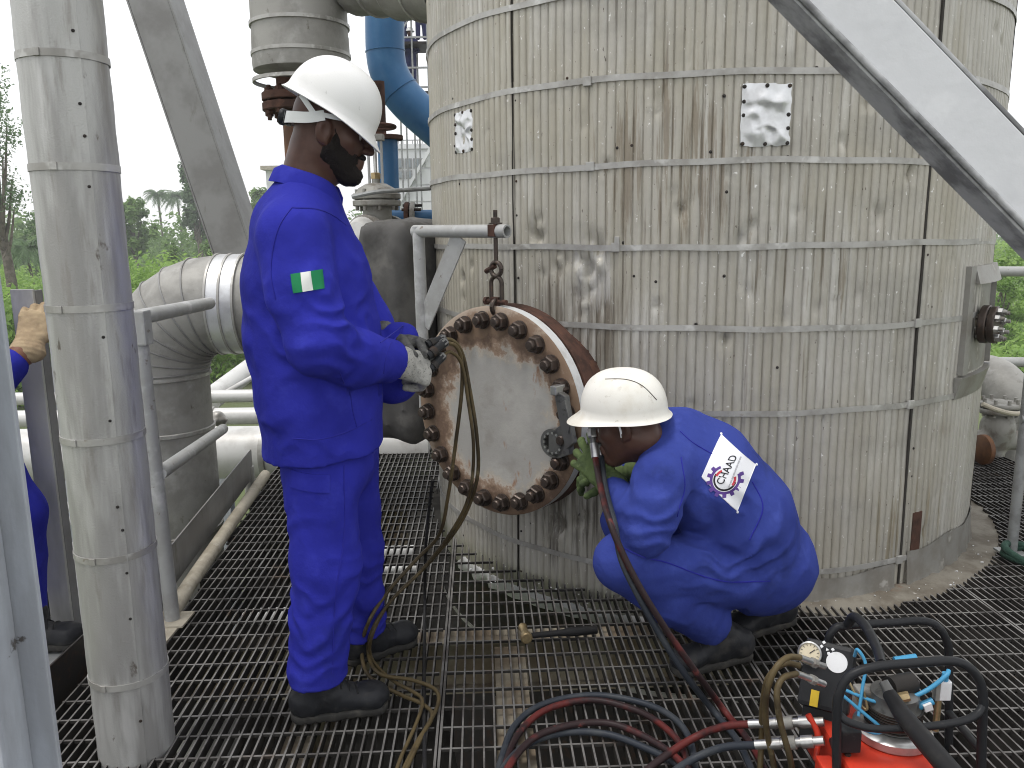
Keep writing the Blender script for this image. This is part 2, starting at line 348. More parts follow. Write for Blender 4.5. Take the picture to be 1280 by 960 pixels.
        num = np.zeros((len(idx), 3), np.float32); ct = np.zeros(len(idx), np.float32)
        for c in cr:
            for ax in range(3):
                if c[ax] == 0:
                    e = list(c); e[ax] = 1; e = tuple(e); a, b = dv[c], dv[e]; x = (a < 0) != (b < 0)
                    t = np.where(x, a/np.where(x, a-b, 1), 0); p = np.tile(np.array(c, np.float32), (len(idx), 1)); p[:, ax] = t
                    num += p*x[:, None]; ct += x
        vid = np.full(n, -1, np.int64); vid[mix] = np.arange(len(idx))
        vt = (idx+num/ct[:, None])*s.h+s.lo; quads = []
        for ax in range(3):
            o = [slice(1, -1)]*3; o[ax] = slice(0, -1); o2 = list(o); o2[ax] = slice(1, None)
            a = S[tuple(o)]; b = S[tuple(o2)]; e = np.argwhere(a != b); flip = a[a != b]
            off = np.array([1, 1, 1]); off[ax] = 0; e = e+off
            u, w = (ax+1) % 3, (ax+2) % 3; q = []
            for du, dw in ((-1, -1), (0, -1), (0, 0), (-1, 0)):
                c = e.copy(); c[:, u] += du; c[:, w] += dw; q.append(vid[c[:, 0], c[:, 1], c[:, 2]])
            q = np.stack(q, -1); q[~flip] = q[~flip][:, ::-1]; quads.append(q)
        q = np.concatenate(quads); q = q[(q >= 0).all(1)]
        for _ in range(relax):   # gentle relaxation takes the grid steps out
            A = np.zeros_like(vt); c = np.zeros(len(vt), np.float32)
            for i in range(4):
                j = q[:, (i+1) % 4]; np.add.at(A, q[:, i], vt[j]); np.add.at(c, q[:, i], 1); np.add.at(A, j, vt[q[:, i]]); np.add.at(c, j, 1)
            vt = vt*.5+.5*A/np.maximum(c, 1)[:, None]
        me = bpy.data.meshes.new(name); me.vertices.add(len(vt)); me.vertices.foreach_set('co', vt.astype(np.float32).ravel())
        me.loops.add(q.size); me.loops.foreach_set('vertex_index', q.astype(np.int32).ravel())
        me.polygons.add(len(q)); me.polygons.foreach_set('loop_start', np.arange(0, q.size, 4, dtype=np.int32))
        me.update(calc_edges=True); me.validate(); me.shade_smooth(); return me
    def build(s, name, mat, parent=None, relax=1): return link(name, s.mesh(name, relax), mat, parent)

def bvh_of(o):
    me = o.data; return BVHTree.FromPolygons([tuple(v.co) for v in me.vertices], [tuple(p.vertices) for p in me.polygons])
def drape(bvh, pts, d, off=.002):      # push points along d onto a surface
    o = []; last = None; d = Vector(unit(d))
    for p in pts:
        h = bvh.ray_cast(Vector(p)-d*.35, d, .8)
        q = h[0]-d*off if h[0] is not None else (Vector(p) if last is None else last)
        o.append(np.array(q)); last = q
    return o
def seam(name, bvh, pts, d, r, mat, parent, n=6):
    q = drape(bvh, spline(pts, n), d, .0005); return MB().tube(q, r, 5).build(name, mat, parent, 60)
def sheet_patch(name, bvh, c, x, y, w, h, d, mat, parent, nx=10, ny=10, off=.003, th=.0015, shape=None):
    """a piece of cloth laid on a surface: outer face plus a hem down to the surface"""
    P = []
    for j in range(ny+1):
        for i in range(nx+1):
            u, v = i/nx-.5, j/ny-.5
            P.append(np.asarray(c)+np.asarray(x)*u*w+np.asarray(y)*v*h)
    q = drape(bvh, P, d, off); b = [p+unit(d)*th*2.5 for p in q]; N = len(q); fs = []
    g = lambda i, j: j*(nx+1)+i
    for j in range(ny):
        for i in range(nx): fs.append((g(i, j), g(i+1, j), g(i+1, j+1), g(i, j+1)))
    rim = [g(i, 0) for i in range(nx+1)]+[g(nx, j) for j in range(1, ny+1)]+[g(i, ny) for i in range(nx-1, -1, -1)]+[g(0, j) for j in range(ny-1, 0, -1)]
    for a, b_ in zip(rim, rim[1:]+rim[:1]): fs.append((b_, a, a+N, b_+N))
    return MB().add(np.array(q+b), fs).build(name, mat, parent, 60)
# ------------------------------------------------------------------ ground, platform
GD = V(-.0363, .9993, 0); GX = V(.9993, .0363, 0)          # the way the grating bars run
gp = lambda s, t, z=0.0: GX*s+GD*t+V(0, 0, z)
TC = V(.944, 4.256, 0); TR = 1.33                          # tank axis and radius
GZ = -6.0
def cylp(b, r, z): b = math.radians(b); return V(TC[0]+r*math.sin(b), TC[1]-r*math.cos(b), z)
def rad(b): b = math.radians(b); return V(math.sin(b), -math.cos(b), 0)
def tan_(b): b = math.radians(b); return V(math.cos(b), math.sin(b), 0)

M['ground'] = mat('ground_soil_and_grass', (.085,.105,.045), .95, 0, [((.12,.15,.065), .08, .42, .62, .8, 5), ((.20,.185,.14), .03, .50, .70, .7, 5)], [((2,2,2), .6, .3)])
g = MB(); NG = 60
gv = []; gf = []
for j in range(NG+1):
    for i in range(NG+1):
        x = (i/NG-.5)*2; y = j/NG
        X = math.copysign(abs(x)**1.8, x)*330; Y = -40+410*y**1.8
        h = 0 if Y < 30 else 1.2*math.sin(X*.021+1)*math.sin(Y*.017)+min(1, max(0, (Y-120)/300))*3
        gv.append((X, Y, GZ+h))
for j in range(NG):
    for i in range(NG): a = j*(NG+1)+i; gf.append((a, a+1, a+NG+2, a+NG+1))
tag(g.add(gv, gf).build('ground', M['ground'], None, True), kind='structure')

# floor plate added below the grating to block light and keep the gaps dark
M['shade_floor'] = mat('shade_black_floor', (.022,.021,.019), .8, 0, [((.010,.0095,.009), 2, .42, .6, .8, 4)], spec=.0)  # near-black base: the shade under the platform is put into the colour
tag(MB().prism([gp(s, t, -1.45) for s, t in ((-1.5,-1.2),(3.6,-1.2),(4.2,10.5),(-3.0,10.5),(-1.5,4.4))], (0,0,-.1)).build('light_block_floor', M['shade_floor']), kind='structure')

EDGE = [(-1.42, -1.0), (-1.42, 2.62), (-1.27, 2.72), (-1.47, 4.75), (-1.50, 5.62)]    # left edge of the platform, world X Y
def edge_x(y):
    for (x0, y0), (x1, y1) in zip(EDGE, EDGE[1:]):
        if y <= y1: return x0+(x1-x0)*max(0, (y-y0)/(y1-y0))
    return EDGE[-1][0]
def inside(p):
    x, y = p[0], p[1]
    if x < edge_x(y)+.015: return False
    dx, dy = x-TC[0], y-TC[1]; r = math.hypot(dx, dy); b = math.degrees(math.atan2(dx, -dy))
    lim = TR+.045
    if b > 5: lim = TR+.045+.085*min(1, (b-5)/12)
    if r < lim: return False
    return True
M['grate_side'] = mat('grimy_shaded_bar_side', (.050,.047,.043), .75, .1, [((.022,.021,.02), 6, .42, .62, .8, 4), ((.10,.06,.035), 5, .62, .74, .6, 5)], spec=.1)  # grime on the sides, with the shade between bars painted in
grs = np.random.RandomState(17)
def gbar(name, c, ax, ay, hz_, par):
    c = c+V(grs.uniform(-.0008,.0008), grs.uniform(-.0015,.0015), grs.uniform(-.0012,.0004)); ay = ay+ax/np.linalg.norm(ax)*grs.uniform(-.0010,.0010) if name == 'bearing_bar' else ay
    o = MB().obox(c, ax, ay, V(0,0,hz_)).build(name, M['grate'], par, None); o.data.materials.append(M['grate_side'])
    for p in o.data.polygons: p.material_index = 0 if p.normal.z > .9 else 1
    return o
def pieces(f, a, b, step=.012):
    o = []; st = None; k = a
    while k <= b+1e-9:
        if f(k):
            if st is None: st = k
            en = k
        elif st is not None: o.append((st, en)); st = None
        k += step
    if st is not None: o.append((st, en))
    return [q for q in o if q[1]-q[0] > .03]
PANEL = [(-1.36, -.150), (-.138, .86), (.872, 1.87), (1.882, 3.2)]
T0, T1 = -.9, 5.6
PIT, CR = .0295, .10
for s0, s1 in PANEL:
    pn = bpy.data.objects.new('floor_grating', None); COL.objects.link(pn); tag(pn, kind='structure'); pn.location = gp((s0+s1)/2, 2.3).tolist()
    n = int((s1-s0)/PIT)
    for i in range(n+1):
        s = s0+(s1-s0)*i/n
        for a, b in pieces(lambda t: inside(gp(s, t)), T0, T1):
            w = .0027 if 0 < i < n else .0036
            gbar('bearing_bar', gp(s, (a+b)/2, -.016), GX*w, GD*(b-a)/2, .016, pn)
    t = T0+.04
    while t < T1:
        for a, b in pieces(lambda s: inside(gp(s, t)), s0, s1):
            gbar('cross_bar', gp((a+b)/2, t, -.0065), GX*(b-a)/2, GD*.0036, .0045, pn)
        t += CR
# beams that carry the grating
M['subbeam'] = mat('dusty_support_beam', (.34,.305,.24), .8, .0, [((.20,.15,.10), 6, .4, .62, .8, 5), ((.45,.42,.36), 18, .64, .74, .7, 5)], [(40, .4, .003)])
def ibeam(name, a, b, w, h, label, m_=None, t=.009):
    a, b = np.asarray(a, float), np.asarray(b, float); d = unit(b-a); x = unit(np.cross(d, V(0,0,1))); L = np.linalg.norm(b-a)/2; c = (a+b)/2
    r = thing(name, c, label, 'beam', 'beams below the grating')
    mt = m_ or M['subbeam']
    MB().obox(c, x*w/2, d*L, V(0,0,t/2)).build('top_flange', mt, r, None)
    MB().obox(c-V(0,0,h/2+t/2), x*t/2, d*L, V(0,0,h/2-.001)).build('web', mt, r, None)
    MB().obox(c-V(0,0,h+t), x*w/2, d*L, V(0,0,t/2)).build('bottom_flange', mt, r, None)
    return r
ibeam('support_beam', gp(.075, -.9, -.042), gp(.075, 2.66, -.042), .105, .18, 'dusty steel beam under the grating running toward the hammer')
ibeam('support_beam', gp(-1.2, 2.745, -.042), gp(.90, 2.745, -.042), .10, .18, 'rusty cross beam under the grating behind the hammer')
ibeam('support_beam', gp(-.56, -.9, -.042), gp(-.56, 2.66, -.042), .085, .18, 'pale support beam under the standing man\'s near boot')
ibeam('support_beam', gp(1.05, -.9, -.042), gp(1.05, 2.6, -.042), .10, .18, 'dark support beam under the red pump')
ibeam('support_beam', gp(-1.2, 4.2, -.042), gp(-.42, 4.2, -.042), .12, .18, 'dark cross beam under the grating left of the tank')
# a few pale pipes far below, glimpsed through the bars
for i, (px, py, ln, r) in enumerate([(475, 690, .55, .05), (478, 712, .55, .035), (340, 770, .4, .06), (470, 800, .3, .05)]):
    c = atz(px, py, -1.15-.08*i)
    MBp = MB().tube([c-GX*ln/2, c+GX*ln/2], r, 12)
    tag(MBp.build('low_pipe', M['white_pipe']), ['white pipe seen through the grating behind the hoses', 'thin white pipe seen through grating behind the hoses',
        'pale pipe seen through grating left of the standing man', 'pale pipe stub seen through grating under the far boot'][i], 'pipe', 'pipes under the grating')

# kerb and toe plate along the left edge
r = thing('platform_kerb', (-1.35, 3.5, 0), 'dusty beige rounded kerb along the left edge of the grating', 'kerb')
k = [V(-1.275, 2.80, .022), V(-1.33, 3.3, .022), V(-1.45, 4.60, .022)]
MB().tube(spline(k, 6), .030, 10).build('kerb_bar', M['kerb'], r, 60)
MB().obox(V(-1.33, 2.70, .004), V(.11,.0,0), V(0,.075,0), V(0,0,.005)).build('corner_plate', M['kerb'], r, None, .002)
r = thing('toe_plate', (-1.4, 3.6, 0), 'dark upright toe plate with bright top edge beside the kerb', 'toe plate')
d = unit(V(-.18, 1.85, 0)); x = V(d[1], -d[0], 0)
MB().obox(V(-1.335, 2.83, .075)+d*.93-x*.035, x*.003, d*.93, V(0,0,.085)).build('plate', M['beam'], r, None)
for q in (.25, 1.1): MB().obox(V(-1.335, 2.83, .04)+d*q-x*.05, x*.012, d*.004, V(0,0,.05)).build('bracket', M['beam'], r, None)
r = thing('toe_plate', (-1.44, 1.9, 0), 'black toe plate low at the platform edge behind the clad pipe', 'toe plate')
MB().obox(V(-1.435, 1.75, .03), V(.003,0,0), V(0,.85,0), V(0,0,.075)).build('plate', M['dark'], r, None)
MB().obox(V(-1.47, 1.75, -.05), V(.03,0,0), V(0,.85,0), V(0,0,.045)).build('edge_channel', M['kerb'], r, None, .003)
# short open stanchion socket
r = thing('stanchion_socket', at(312, 630, 4.65), 'short open grey pipe socket at the far end of the toe plate', 'pipe socket')
c = at(313, 615, 4.65); MB().lathe((c[0], c[1], -.12), (0,0,1), [(.030,0), (.030,.18), (.022,.18), (.022,.02)], 14).build('tube', M['alu'], r, 50)

# ------------------------------------------------------------------ tank
tank = thing('storage_tank', (TC[0], TC[1], 0), 'large round tank in ribbed weathered aluminium cladding with steel straps', 'tank')
NR = 246; NSUB = 6; CPROF = [0.0, .55, .96, 1.0, .93, .45]
STRAPZ = [-.42, .105, .733, 1.045, 1.34, 1.632, 1.930, 2.235, 2.55, 2.86]
ROWS = [-.15, .105, .733, 1.34, 1.930, 2.55, 3.25]
SEAMS = [-110, -77, -44, -24, 0.0, 26, 60, 92]
rs = np.random.RandomState(5)
DENTS = []   # (b, z, size, depth)
def b_of(px, py):  # where a sight line meets the tank
    d = ray(px, py); A = d[0]**2+d[1]**2; q = CAM-TC; B = 2*(d[0]*q[0]+d[1]*q[1]); Cc = q[0]**2+q[1]**2-TR**2
    t = (-B-math.sqrt(max(0, B*B-4*A*Cc)))/(2*A); p = CAM+d*t
    return math.degrees(math.atan2(p[0]-TC[0], -(p[1]-TC[1]))), p[2]
for px, py, sz, dp in [(742,322,.05,.018),(730,340,.035,.013),(672,290,.035,.014),(700,330,.03,.010),(678,345,.02,.008),(850,255,.04,.006),(735,372,.06,.007),(930,365,.03,.006),
                       (1095,268,.03,.007),(1000,270,.03,.004),(925,300,.02,.005),(760,205,.02,.004),(820,120,.05,.004),(700,660,.05,.008),(730,650,.03,.007),(980,400,.025,.006),(1045,375,.02,.006)]:
    b, z = b_of(px, py); DENTS.append((b, z, sz, dp))
for k in range(46): DENTS.append((rs.uniform(-60, 55), rs.uniform(.15, 2.2), rs.uniform(.009, .022), rs.uniform(.003, .0075)))
def surf_r(b, z, lap):
    """b (deg) and z arrays -> radius"""
    u = (b/360*NR) % 1.0
    c = np.interp(u, [0, .055, .13, .5, .87, .945, 1.0], [0, .25, .90, 1.0, .90, .30, 0])
    fl = np.ones_like(b)*1.0
    r = TR-.0040+.0078*c*fl + lap
    P = np.stack([b*.045, z*1.3, 0*b+3], -1); r = r+.004*vnoise(P.astype(np.float32))
    P = np.stack([b*.11, z*5., 0*b+9], -1); r = r+.0018*vnoise(P.astype(np.float32))
    # each rib stands a little differently
    rid = np.floor(b/360*NR); r = r+.0016*(np.sin(rid*12.9898)*43758.5453 % 1.0-.5)
    for db, dz, s, dp in DENTS:
        q = ((b-db)/360*2*math.pi*TR)**2+((z-dz)*.8)**2; m_ = q < (3*s)**2
        if m_.any():
            w = np.exp(-q[m_]/(s*s)); n = vnoise(np.stack([b[m_]*.55, z[m_]*24, 0*z[m_]+1.5], -1).astype(np.float32)); n2 = np.abs(vnoise(np.stack([b[m_]*.8+z[m_]*20, z[m_]*30, 0*z[m_]+7.5], -1).astype(np.float32)))
            r[m_] -= dp*w*(1.1+3.2*n+2.4*(.35-n2))
    return np.maximum(r, TR-.027)
def stain_runs(Mt, spots):
    t = Mt.node_tree; N = t.nodes; L = t.links; b = N['Principled BSDF']; src = b.inputs['Base Color'].links[0].from_socket
    g = N.new('ShaderNodeNewGeometry'); mp = N.new('ShaderNodeMapping'); mp.inputs['Scale'].default_value = (30, 30, 1.5); L.new(g.outputs['Position'], mp.inputs[0])
    n = N.new('ShaderNodeTexNoise'); n.inputs['Scale'].default_value = 1; n.inputs['Detail'].default_value = 7; n.inputs['Roughness'].default_value = .66; L.new(mp.outputs[0], n.inputs['Vector'])
    for (p, rr_, lo, hi, col, amt) in spots:
        d = N.new('ShaderNodeVectorMath'); d.operation = 'DISTANCE'; L.new(g.outputs['Position'], d.inputs[0]); d.inputs[1].default_value = [float(c) for c in p]
        m1 = N.new('ShaderNodeMapRange'); m1.interpolation_type = 'SMOOTHSTEP'; L.new(d.outputs['Value'], m1.inputs[0]); m1.inputs[1].default_value = rr_; m1.inputs[2].default_value = rr_*.25; m1.inputs[3].default_value = 0; m1.inputs[4].default_value = 1
        ad = N.new('ShaderNodeMath'); ad.operation = 'MULTIPLY_ADD'; L.new(m1.outputs[0], ad.inputs[0]); ad.inputs[1].default_value = .22; L.new(n.outputs['Fac'], ad.inputs[2])
        m2 = N.new('ShaderNodeMapRange'); m2.interpolation_type = 'SMOOTHSTEP'; L.new(ad.outputs[0], m2.inputs[0]); m2.inputs[1].default_value = lo; m2.inputs[2].default_value = hi; m2.inputs[4].default_value = amt
        mx = N.new('ShaderNodeMix'); mx.data_type = 'RGBA'; L.new(m2.outputs[0], mx.inputs[0]); L.new(src, mx.inputs[6]); mx.inputs[7].default_value = (*col, 1); src = mx.outputs[2]
    L.new(src, b.inputs['Base Color'])
sp_ = lambda px, py: cylp(b_of(px, py)[0], TR, b_of(px, py)[1])
stain_runs(M['clad'], [(sp_(840, 210), .55, .70, .80, (.16,.12,.075), .6), (sp_(735, 400), .42, .62, .82, (.10,.075,.05), .7), (sp_(740, 345), .2, .66, .78, (.70,.70,.68), .45), (sp_(720, 660), .35, .64, .82, (.07,.06,.045), .75), (sp_(1140, 650), .4, .70, .84, (.22,.18,.10), .6), (sp_(1000, 300), .5, .74, .84, (.20,.17,.12), .6)])
bb = SEAMS+[SEAMS[0]+360]
for i in range(len(bb)-1):
    back = bb[i] > 91 or bb[i+1] > 93
    for j in range(len(ROWS)-1):
        k0 = math.floor(bb[i]/360*NR*NSUB)/NSUB; k1 = math.ceil((bb[i+1]+.5)/360*NR*NSUB)/NSUB
        us = np.array(sorted(k+q for k in range(math.floor(k0), math.ceil(k1)+1) for q in (0, .055, .13, .5, .87, .945) if k0-1e-6 <= k+q <= k1+1e-6))*360/NR
        z0, z1 = ROWS[j], ROWS[j+1]+.035; nz = 4 if back else max(5, int((z1-z0)/(.018 if -80 < bb[i] < 40 else .05))); zs = np.linspace(z0, z1, nz)
        Bm, Zm = np.meshgrid(us, zs); lap = (.0018 if i % 2 else 0)+(.0016 if j % 2 else 0)+rs.uniform(-.0006, .0006)
        Rm = surf_r(Bm.ravel(), Zm.ravel(), lap).reshape(Bm.shape)
        # lower edge of the upper sheet flares a little over the lower one
        a = np.radians(Bm); P = np.stack([TC[0]+Rm*np.sin(a), TC[1]-Rm*np.cos(a), Zm], -1).reshape(-1, 3)
        nu = len(us); fs = [(q*nu+p, q*nu+p+1, (q+1)*nu+p+1, (q+1)*nu+p) for q in range(nz-1) for p in range(nu-1)]
        me = bpy.data.meshes.new('cladding_panel'); me.from_pydata(P.tolist(), [], fs); me.update()
        link('cladding_panel', me, M['clad'], tank, True)
MB().lathe((TC[0], TC[1], -1.44), (0,0,1), [(TR-.03, 0), (TR-.03, 4.64)], 64).build('vessel_shell', M['dark'], tank, 60)
MB().lathe((TC[0], TC[1], 3.2), (0,0,1), [(TR+.03, 0), (TR+.03, .05), (TR*.7, .35), (.02, .5)], 64).build('roof', M['alu'], tank, 40)
def band(z, r, w, th, b0, b1, name, mt, par, wav=.003, n=220, dz=0):
    rings = []
    for k in range(n+1):
        b = b0+(b1-b0)*k/n; zz = z+wav*math.sin(b*.09+z*9)+wav*.6*math.sin(b*.31+z*5)+dz*(k/n); e = .0007*math.sin(b*1.7+z)
        rings.append([cylp(b, r+e, zz-w/2), cylp(b, r+th+e, zz-w/2), cylp(b, r+th+e, zz+w/2), cylp(b, r+e, zz+w/2)])
    return MB().loft(rings, True, True).build(name, mt, par, 40)
for z in STRAPZ:
    st = band(z, TR+.0092, .0215, .0022, -175, 178, 'strap', M['strap'], tank)
    for px in ([770] if abs(z-1.34) < .01 else [1150] if z < 1.2 else [735, 1165]):
        b, _ = b_of(px, 300); b += rs.uniform(-.6, .6)
        MB().obox(cylp(b, TR+.0125, z), tan_(b)*.016, rad(b)*.005, V(0,0,.0165)).build('buckle', M['strap'], st, None, .002)
MB().obox(cylp(-24.3, TR+.0135, 1.352), tan_(-24.3)*.009, rad(-24.3)*.004, V(0,0,.027)).build('buckle', M['strap'], st, None, .002)
# vertical laps: a dark joint line each
for b, w in ((-44, .0022), (26, .0050), (60, .002)):
    n = 40; rings = []
    for k in range(n+1):
        z = -.7+3.9*k/n; bb_ = b+.10*math.sin(z*3+b)+.05*math.sin(z*11)
        t = tan_(bb_)*w; o = rad(bb_)*.0035; c = cylp(bb_, TR+.0055, z)
        rings.append([c-t-o, c+t-o, c+t+o, c-t+o])
    MB().loft(rings).build('lap_joint', M['seam'], tank, 40)
# screws
sm = MB()
for b in (-43.2, -23.2, 1.0, -62, 27.2):
    z = -.3
    while z < 3.0:
        if rs.rand() < (.35 if b in (-43.2, 27.2) else .86): z += .148; continue
        bq = b+rs.uniform(-.25, .25); c = cylp(bq, TR+.004, z+rs.uniform(-.04, .04)); sm.lathe(c, rad(bq), [(.0055, 0), (.0048, .003), (.002, .0045), (.0, .005)], 8); z += .148
for px, py in [(575,182),(576,230),(1020,85),(905,345),(793,345),(820,352),(870,405),(905,120),(846,205),(888,190),(908,240),(710,98),(790,182),(772,185)]:
    b, z = b_of(px, py); sm.lathe(cylp(b, TR+.004, z), rad(b), [(.0062, 0), (.0055, .003), (.002, .005), (.0, .0055)], 8)
tag(sm.build('cladding_screws', M['dark'], tank, 40), kind='stuff')
# crumpled sheet patches
def crumple(px, py, w, h, seed, label):
    b, z = b_of(px, py); nx, ny = 26, 30; P = []
    for j in range(ny+1):
        for i in range(nx+1):
            u, v = i/nx-.5, j/ny-.5; e = min(1, 5*min(.5-abs(u), .5-abs(v)))
            n = 1-abs(float(fbm(np.array([u*2.0+seed+.5*v, v*2.3, seed*2.], np.float32), 2))); n2 = float(vnoise(np.array([u*5+seed, v*5, 4.], np.float32)))
            jag = .004*float(vnoise(np.array([u*8, v*8+seed, 1.], np.float32)))
            P.append(cylp(b+math.degrees((u*w+jag)/TR), TR+.0075+e*(.028*max(0, n-.55)+.004*n2), z+v*h+jag))
    fs = [(j*(nx+1)+i, j*(nx+1)+i+1, (j+1)*(nx+1)+i+1, (j+1)*(nx+1)+i) for j in range(ny) for i in range(nx)]
    o = MB().add(P, fs).build('patch_plate', M['patch'], tank, 60); o['label'] = label
    q = MB(); 
    for u, v in [(-.46,-.46),(0,-.47),(.46,-.46),(-.46,0),(.46,0),(-.46,.46),(.46,.46),(0,.47),(-.46,.22),(.46,-.22)]:
        bq = b+math.degrees(u*w/TR); q.lathe(cylp(bq, TR+.007, z+v*h), rad(bq), [(.0075,0),(.0065,.005),(.0,.0065)], 8)
    tag(q.build('patch_screws', M['dark'], o, 40), kind='stuff')
crumple(957, 144, .165, .205, 2.3, 'bright crumpled metal patch')
crumple(581, 165, .150, .165, 6.1, 'small bright crumpled metal patch')
# skirting sheets at the foot
def skirt(b0, b1, z0, z1, r, mt, name='skirting_sheet'):
    n = 40; P = []
    for k in range(n+1):
        b = b0+(b1-b0)*k/n; w = .006*math.sin(b*.9)+.004*math.sin(b*2.3)
        P += [cylp(b, r+w+.012, z0), cylp(b, r+w*.4+.004, (z0+z1)/2), cylp(b, r, z1+.01*math.sin(b*.35))]
    fs = [(3*k+i, 3*k+3+i, 3*k+4+i, 3*k+1+i) for k in range(n) for i in range(2)]
    MB().add(P, fs).build(name, mt, tank, 60)
M['skirt'] = mat('bent_skirting_sheet', (.27,.265,.245), .45, .3, [((.20,.185,.16), 6, .42, .62, .8, 5), ((.50,.49,.46), 12, .6, .72, .6, 4), (RUST, 9, .68, .76, .8, 5)], [(20, .3, .006)])
skirt(5, 24.5, -.03, .085, TR+.014, M['skirt']); skirt(27.5, 62, -.03, .135, TR+.012, M['skirt'])
MB().obox(cylp(29.6, TR+.008, .20), tan_(29.6)*.028, rad(29.6)*.003, V(0,0,.085)).build('closing_plate', M['rust'], tank, None)
# dirty base ring on the right
rings = []
for k in range(41):
    b = -2+92*k/40; ro = TR+.04+.105*min(1, max(0, (b+2)/14))+.01*math.sin(b*.8); w = -.013+.004*math.sin(b*1.3)
    rings.append([cylp(b, TR-.02, -.12), cylp(b, ro, -.12), cylp(b, ro, w), cylp(b, TR-.02, w+.012)])
MB().loft(rings).build('base_ring', M['concrete'], tank, 40)
# pale insulation showing in the gap on the left
rings = []
for k in range(31):
    b = -62+48*k/30; w = .012*math.sin(b*1.1)+.008*math.sin(b*2.7)
    rings.append([cylp(b, TR-.01, -.16), cylp(b, TR+.022+w, -.15), cylp(b, TR+.026+w, -.115), cylp(b, TR-.01, -.09)])
MB().loft(rings).build('insulation_edge', M['white_plastic'], tank, 60)

# crumbs of insulation and paint flakes lying round the foot of the tank
cm_ = MB(); crs = np.random.RandomState(23)
for k in range(62):
    if k < 34: b = crs.uniform(6, 58); p = cylp(b, TR+crs.uniform(.03, .13), -.004)
    else: b = crs.uniform(-50, 2); p = cylp(b, TR+crs.uniform(.05, .22), .001)
    r_ = crs.uniform(.0015, .0042) if k % 12 else crs.uniform(.005, .008); a = crs.uniform(0, 6.28, 5); a.sort()
    cm_.prism([p+V(r_*math.cos(q)*crs.uniform(.6,1.2), r_*math.sin(q)*crs.uniform(.6,1.2), 0) for q in a], (crs.uniform(-.001,.001), crs.uniform(-.001,.001), r_*.7))
tag(cm_.build('insulation_crumbs', M['white_plastic'], None, None), 'pale crumbs of insulation scattered round the foot of the tank', 'crumbs', kind='stuff')
# box-out and side nozzle on the right of the tank
BN = 46.5; zc = 1.005
no = thing('side_nozzle', cylp(BN, TR, zc), 'small rusty bolted nozzle flange on the right side of the tank', 'nozzle')
rn, tn = rad(BN), tan_(BN)
MB().cyl(cylp(BN, TR-.1, zc), cylp(BN, TR+.075, zc), .048, 20).build('neck', M['kerb'], no, 50)
MB().lathe(cylp(BN, TR+.022, zc), rn, [(.04,0),(.074,0),(.078,.004),(.078,.026),(.074,.03),(.04,.03)], 28).build('flange', M['bolt'], no, 40)
MB().lathe(cylp(BN, TR+.056, zc), rn, [(.0,0),(.073,0),(.075,.003),(.075,.022),(.071,.026),(.0,.026)], 28).build('blind_cover', M['bolt'], no, 40)
for k in range(8):
    a = k*math.pi/4+.2; c = cylp(BN, TR+.082, zc)+(tn*math.cos(a)+V(0,0,1)*math.sin(a))*.056
    nb = MB().hexnut(c, rn, .015, .016).build('nut', M['silver'], no, None); MB().cyl(c-rn*.07, c+rn*.032, .008, 8).build('stud', M['valve'], nb, 60)
    
fr = thing('flashing_frame', cylp(46, TR, .75), 'raised sheet metal flashing frame around the side nozzle opening', 'flashing')
def fl(b0, b1, z0, z1, r0, r1, name, z0r=None, z1r=None):
    n = 8; rings = []
    for k in range(n+1):
        b = b0+(b1-b0)*k/n; rings.append([cylp(b, TR+.004, z0), cylp(b, TR+r0, z0), cylp(b, TR+r1, z1), cylp(b, TR+.004, z1)])
    MB().loft(rings).build(name, M['skirt'], fr, 30)
fl(38.6, 40.6, .815, 1.245, .030, .030, 'side_flashing')
fl(40.8, 60, 1.175, 1.245, .046, .024, 'top_flashing')
fl(38.0, 60, .715, .805, .012, .034, 'bottom_flashing')
fl(40.9, 60, .815, 1.17, .010, .010, 'inner_sheet')
fl(58, 60, .815, 1.17, .03, .03, 'side_flashing')

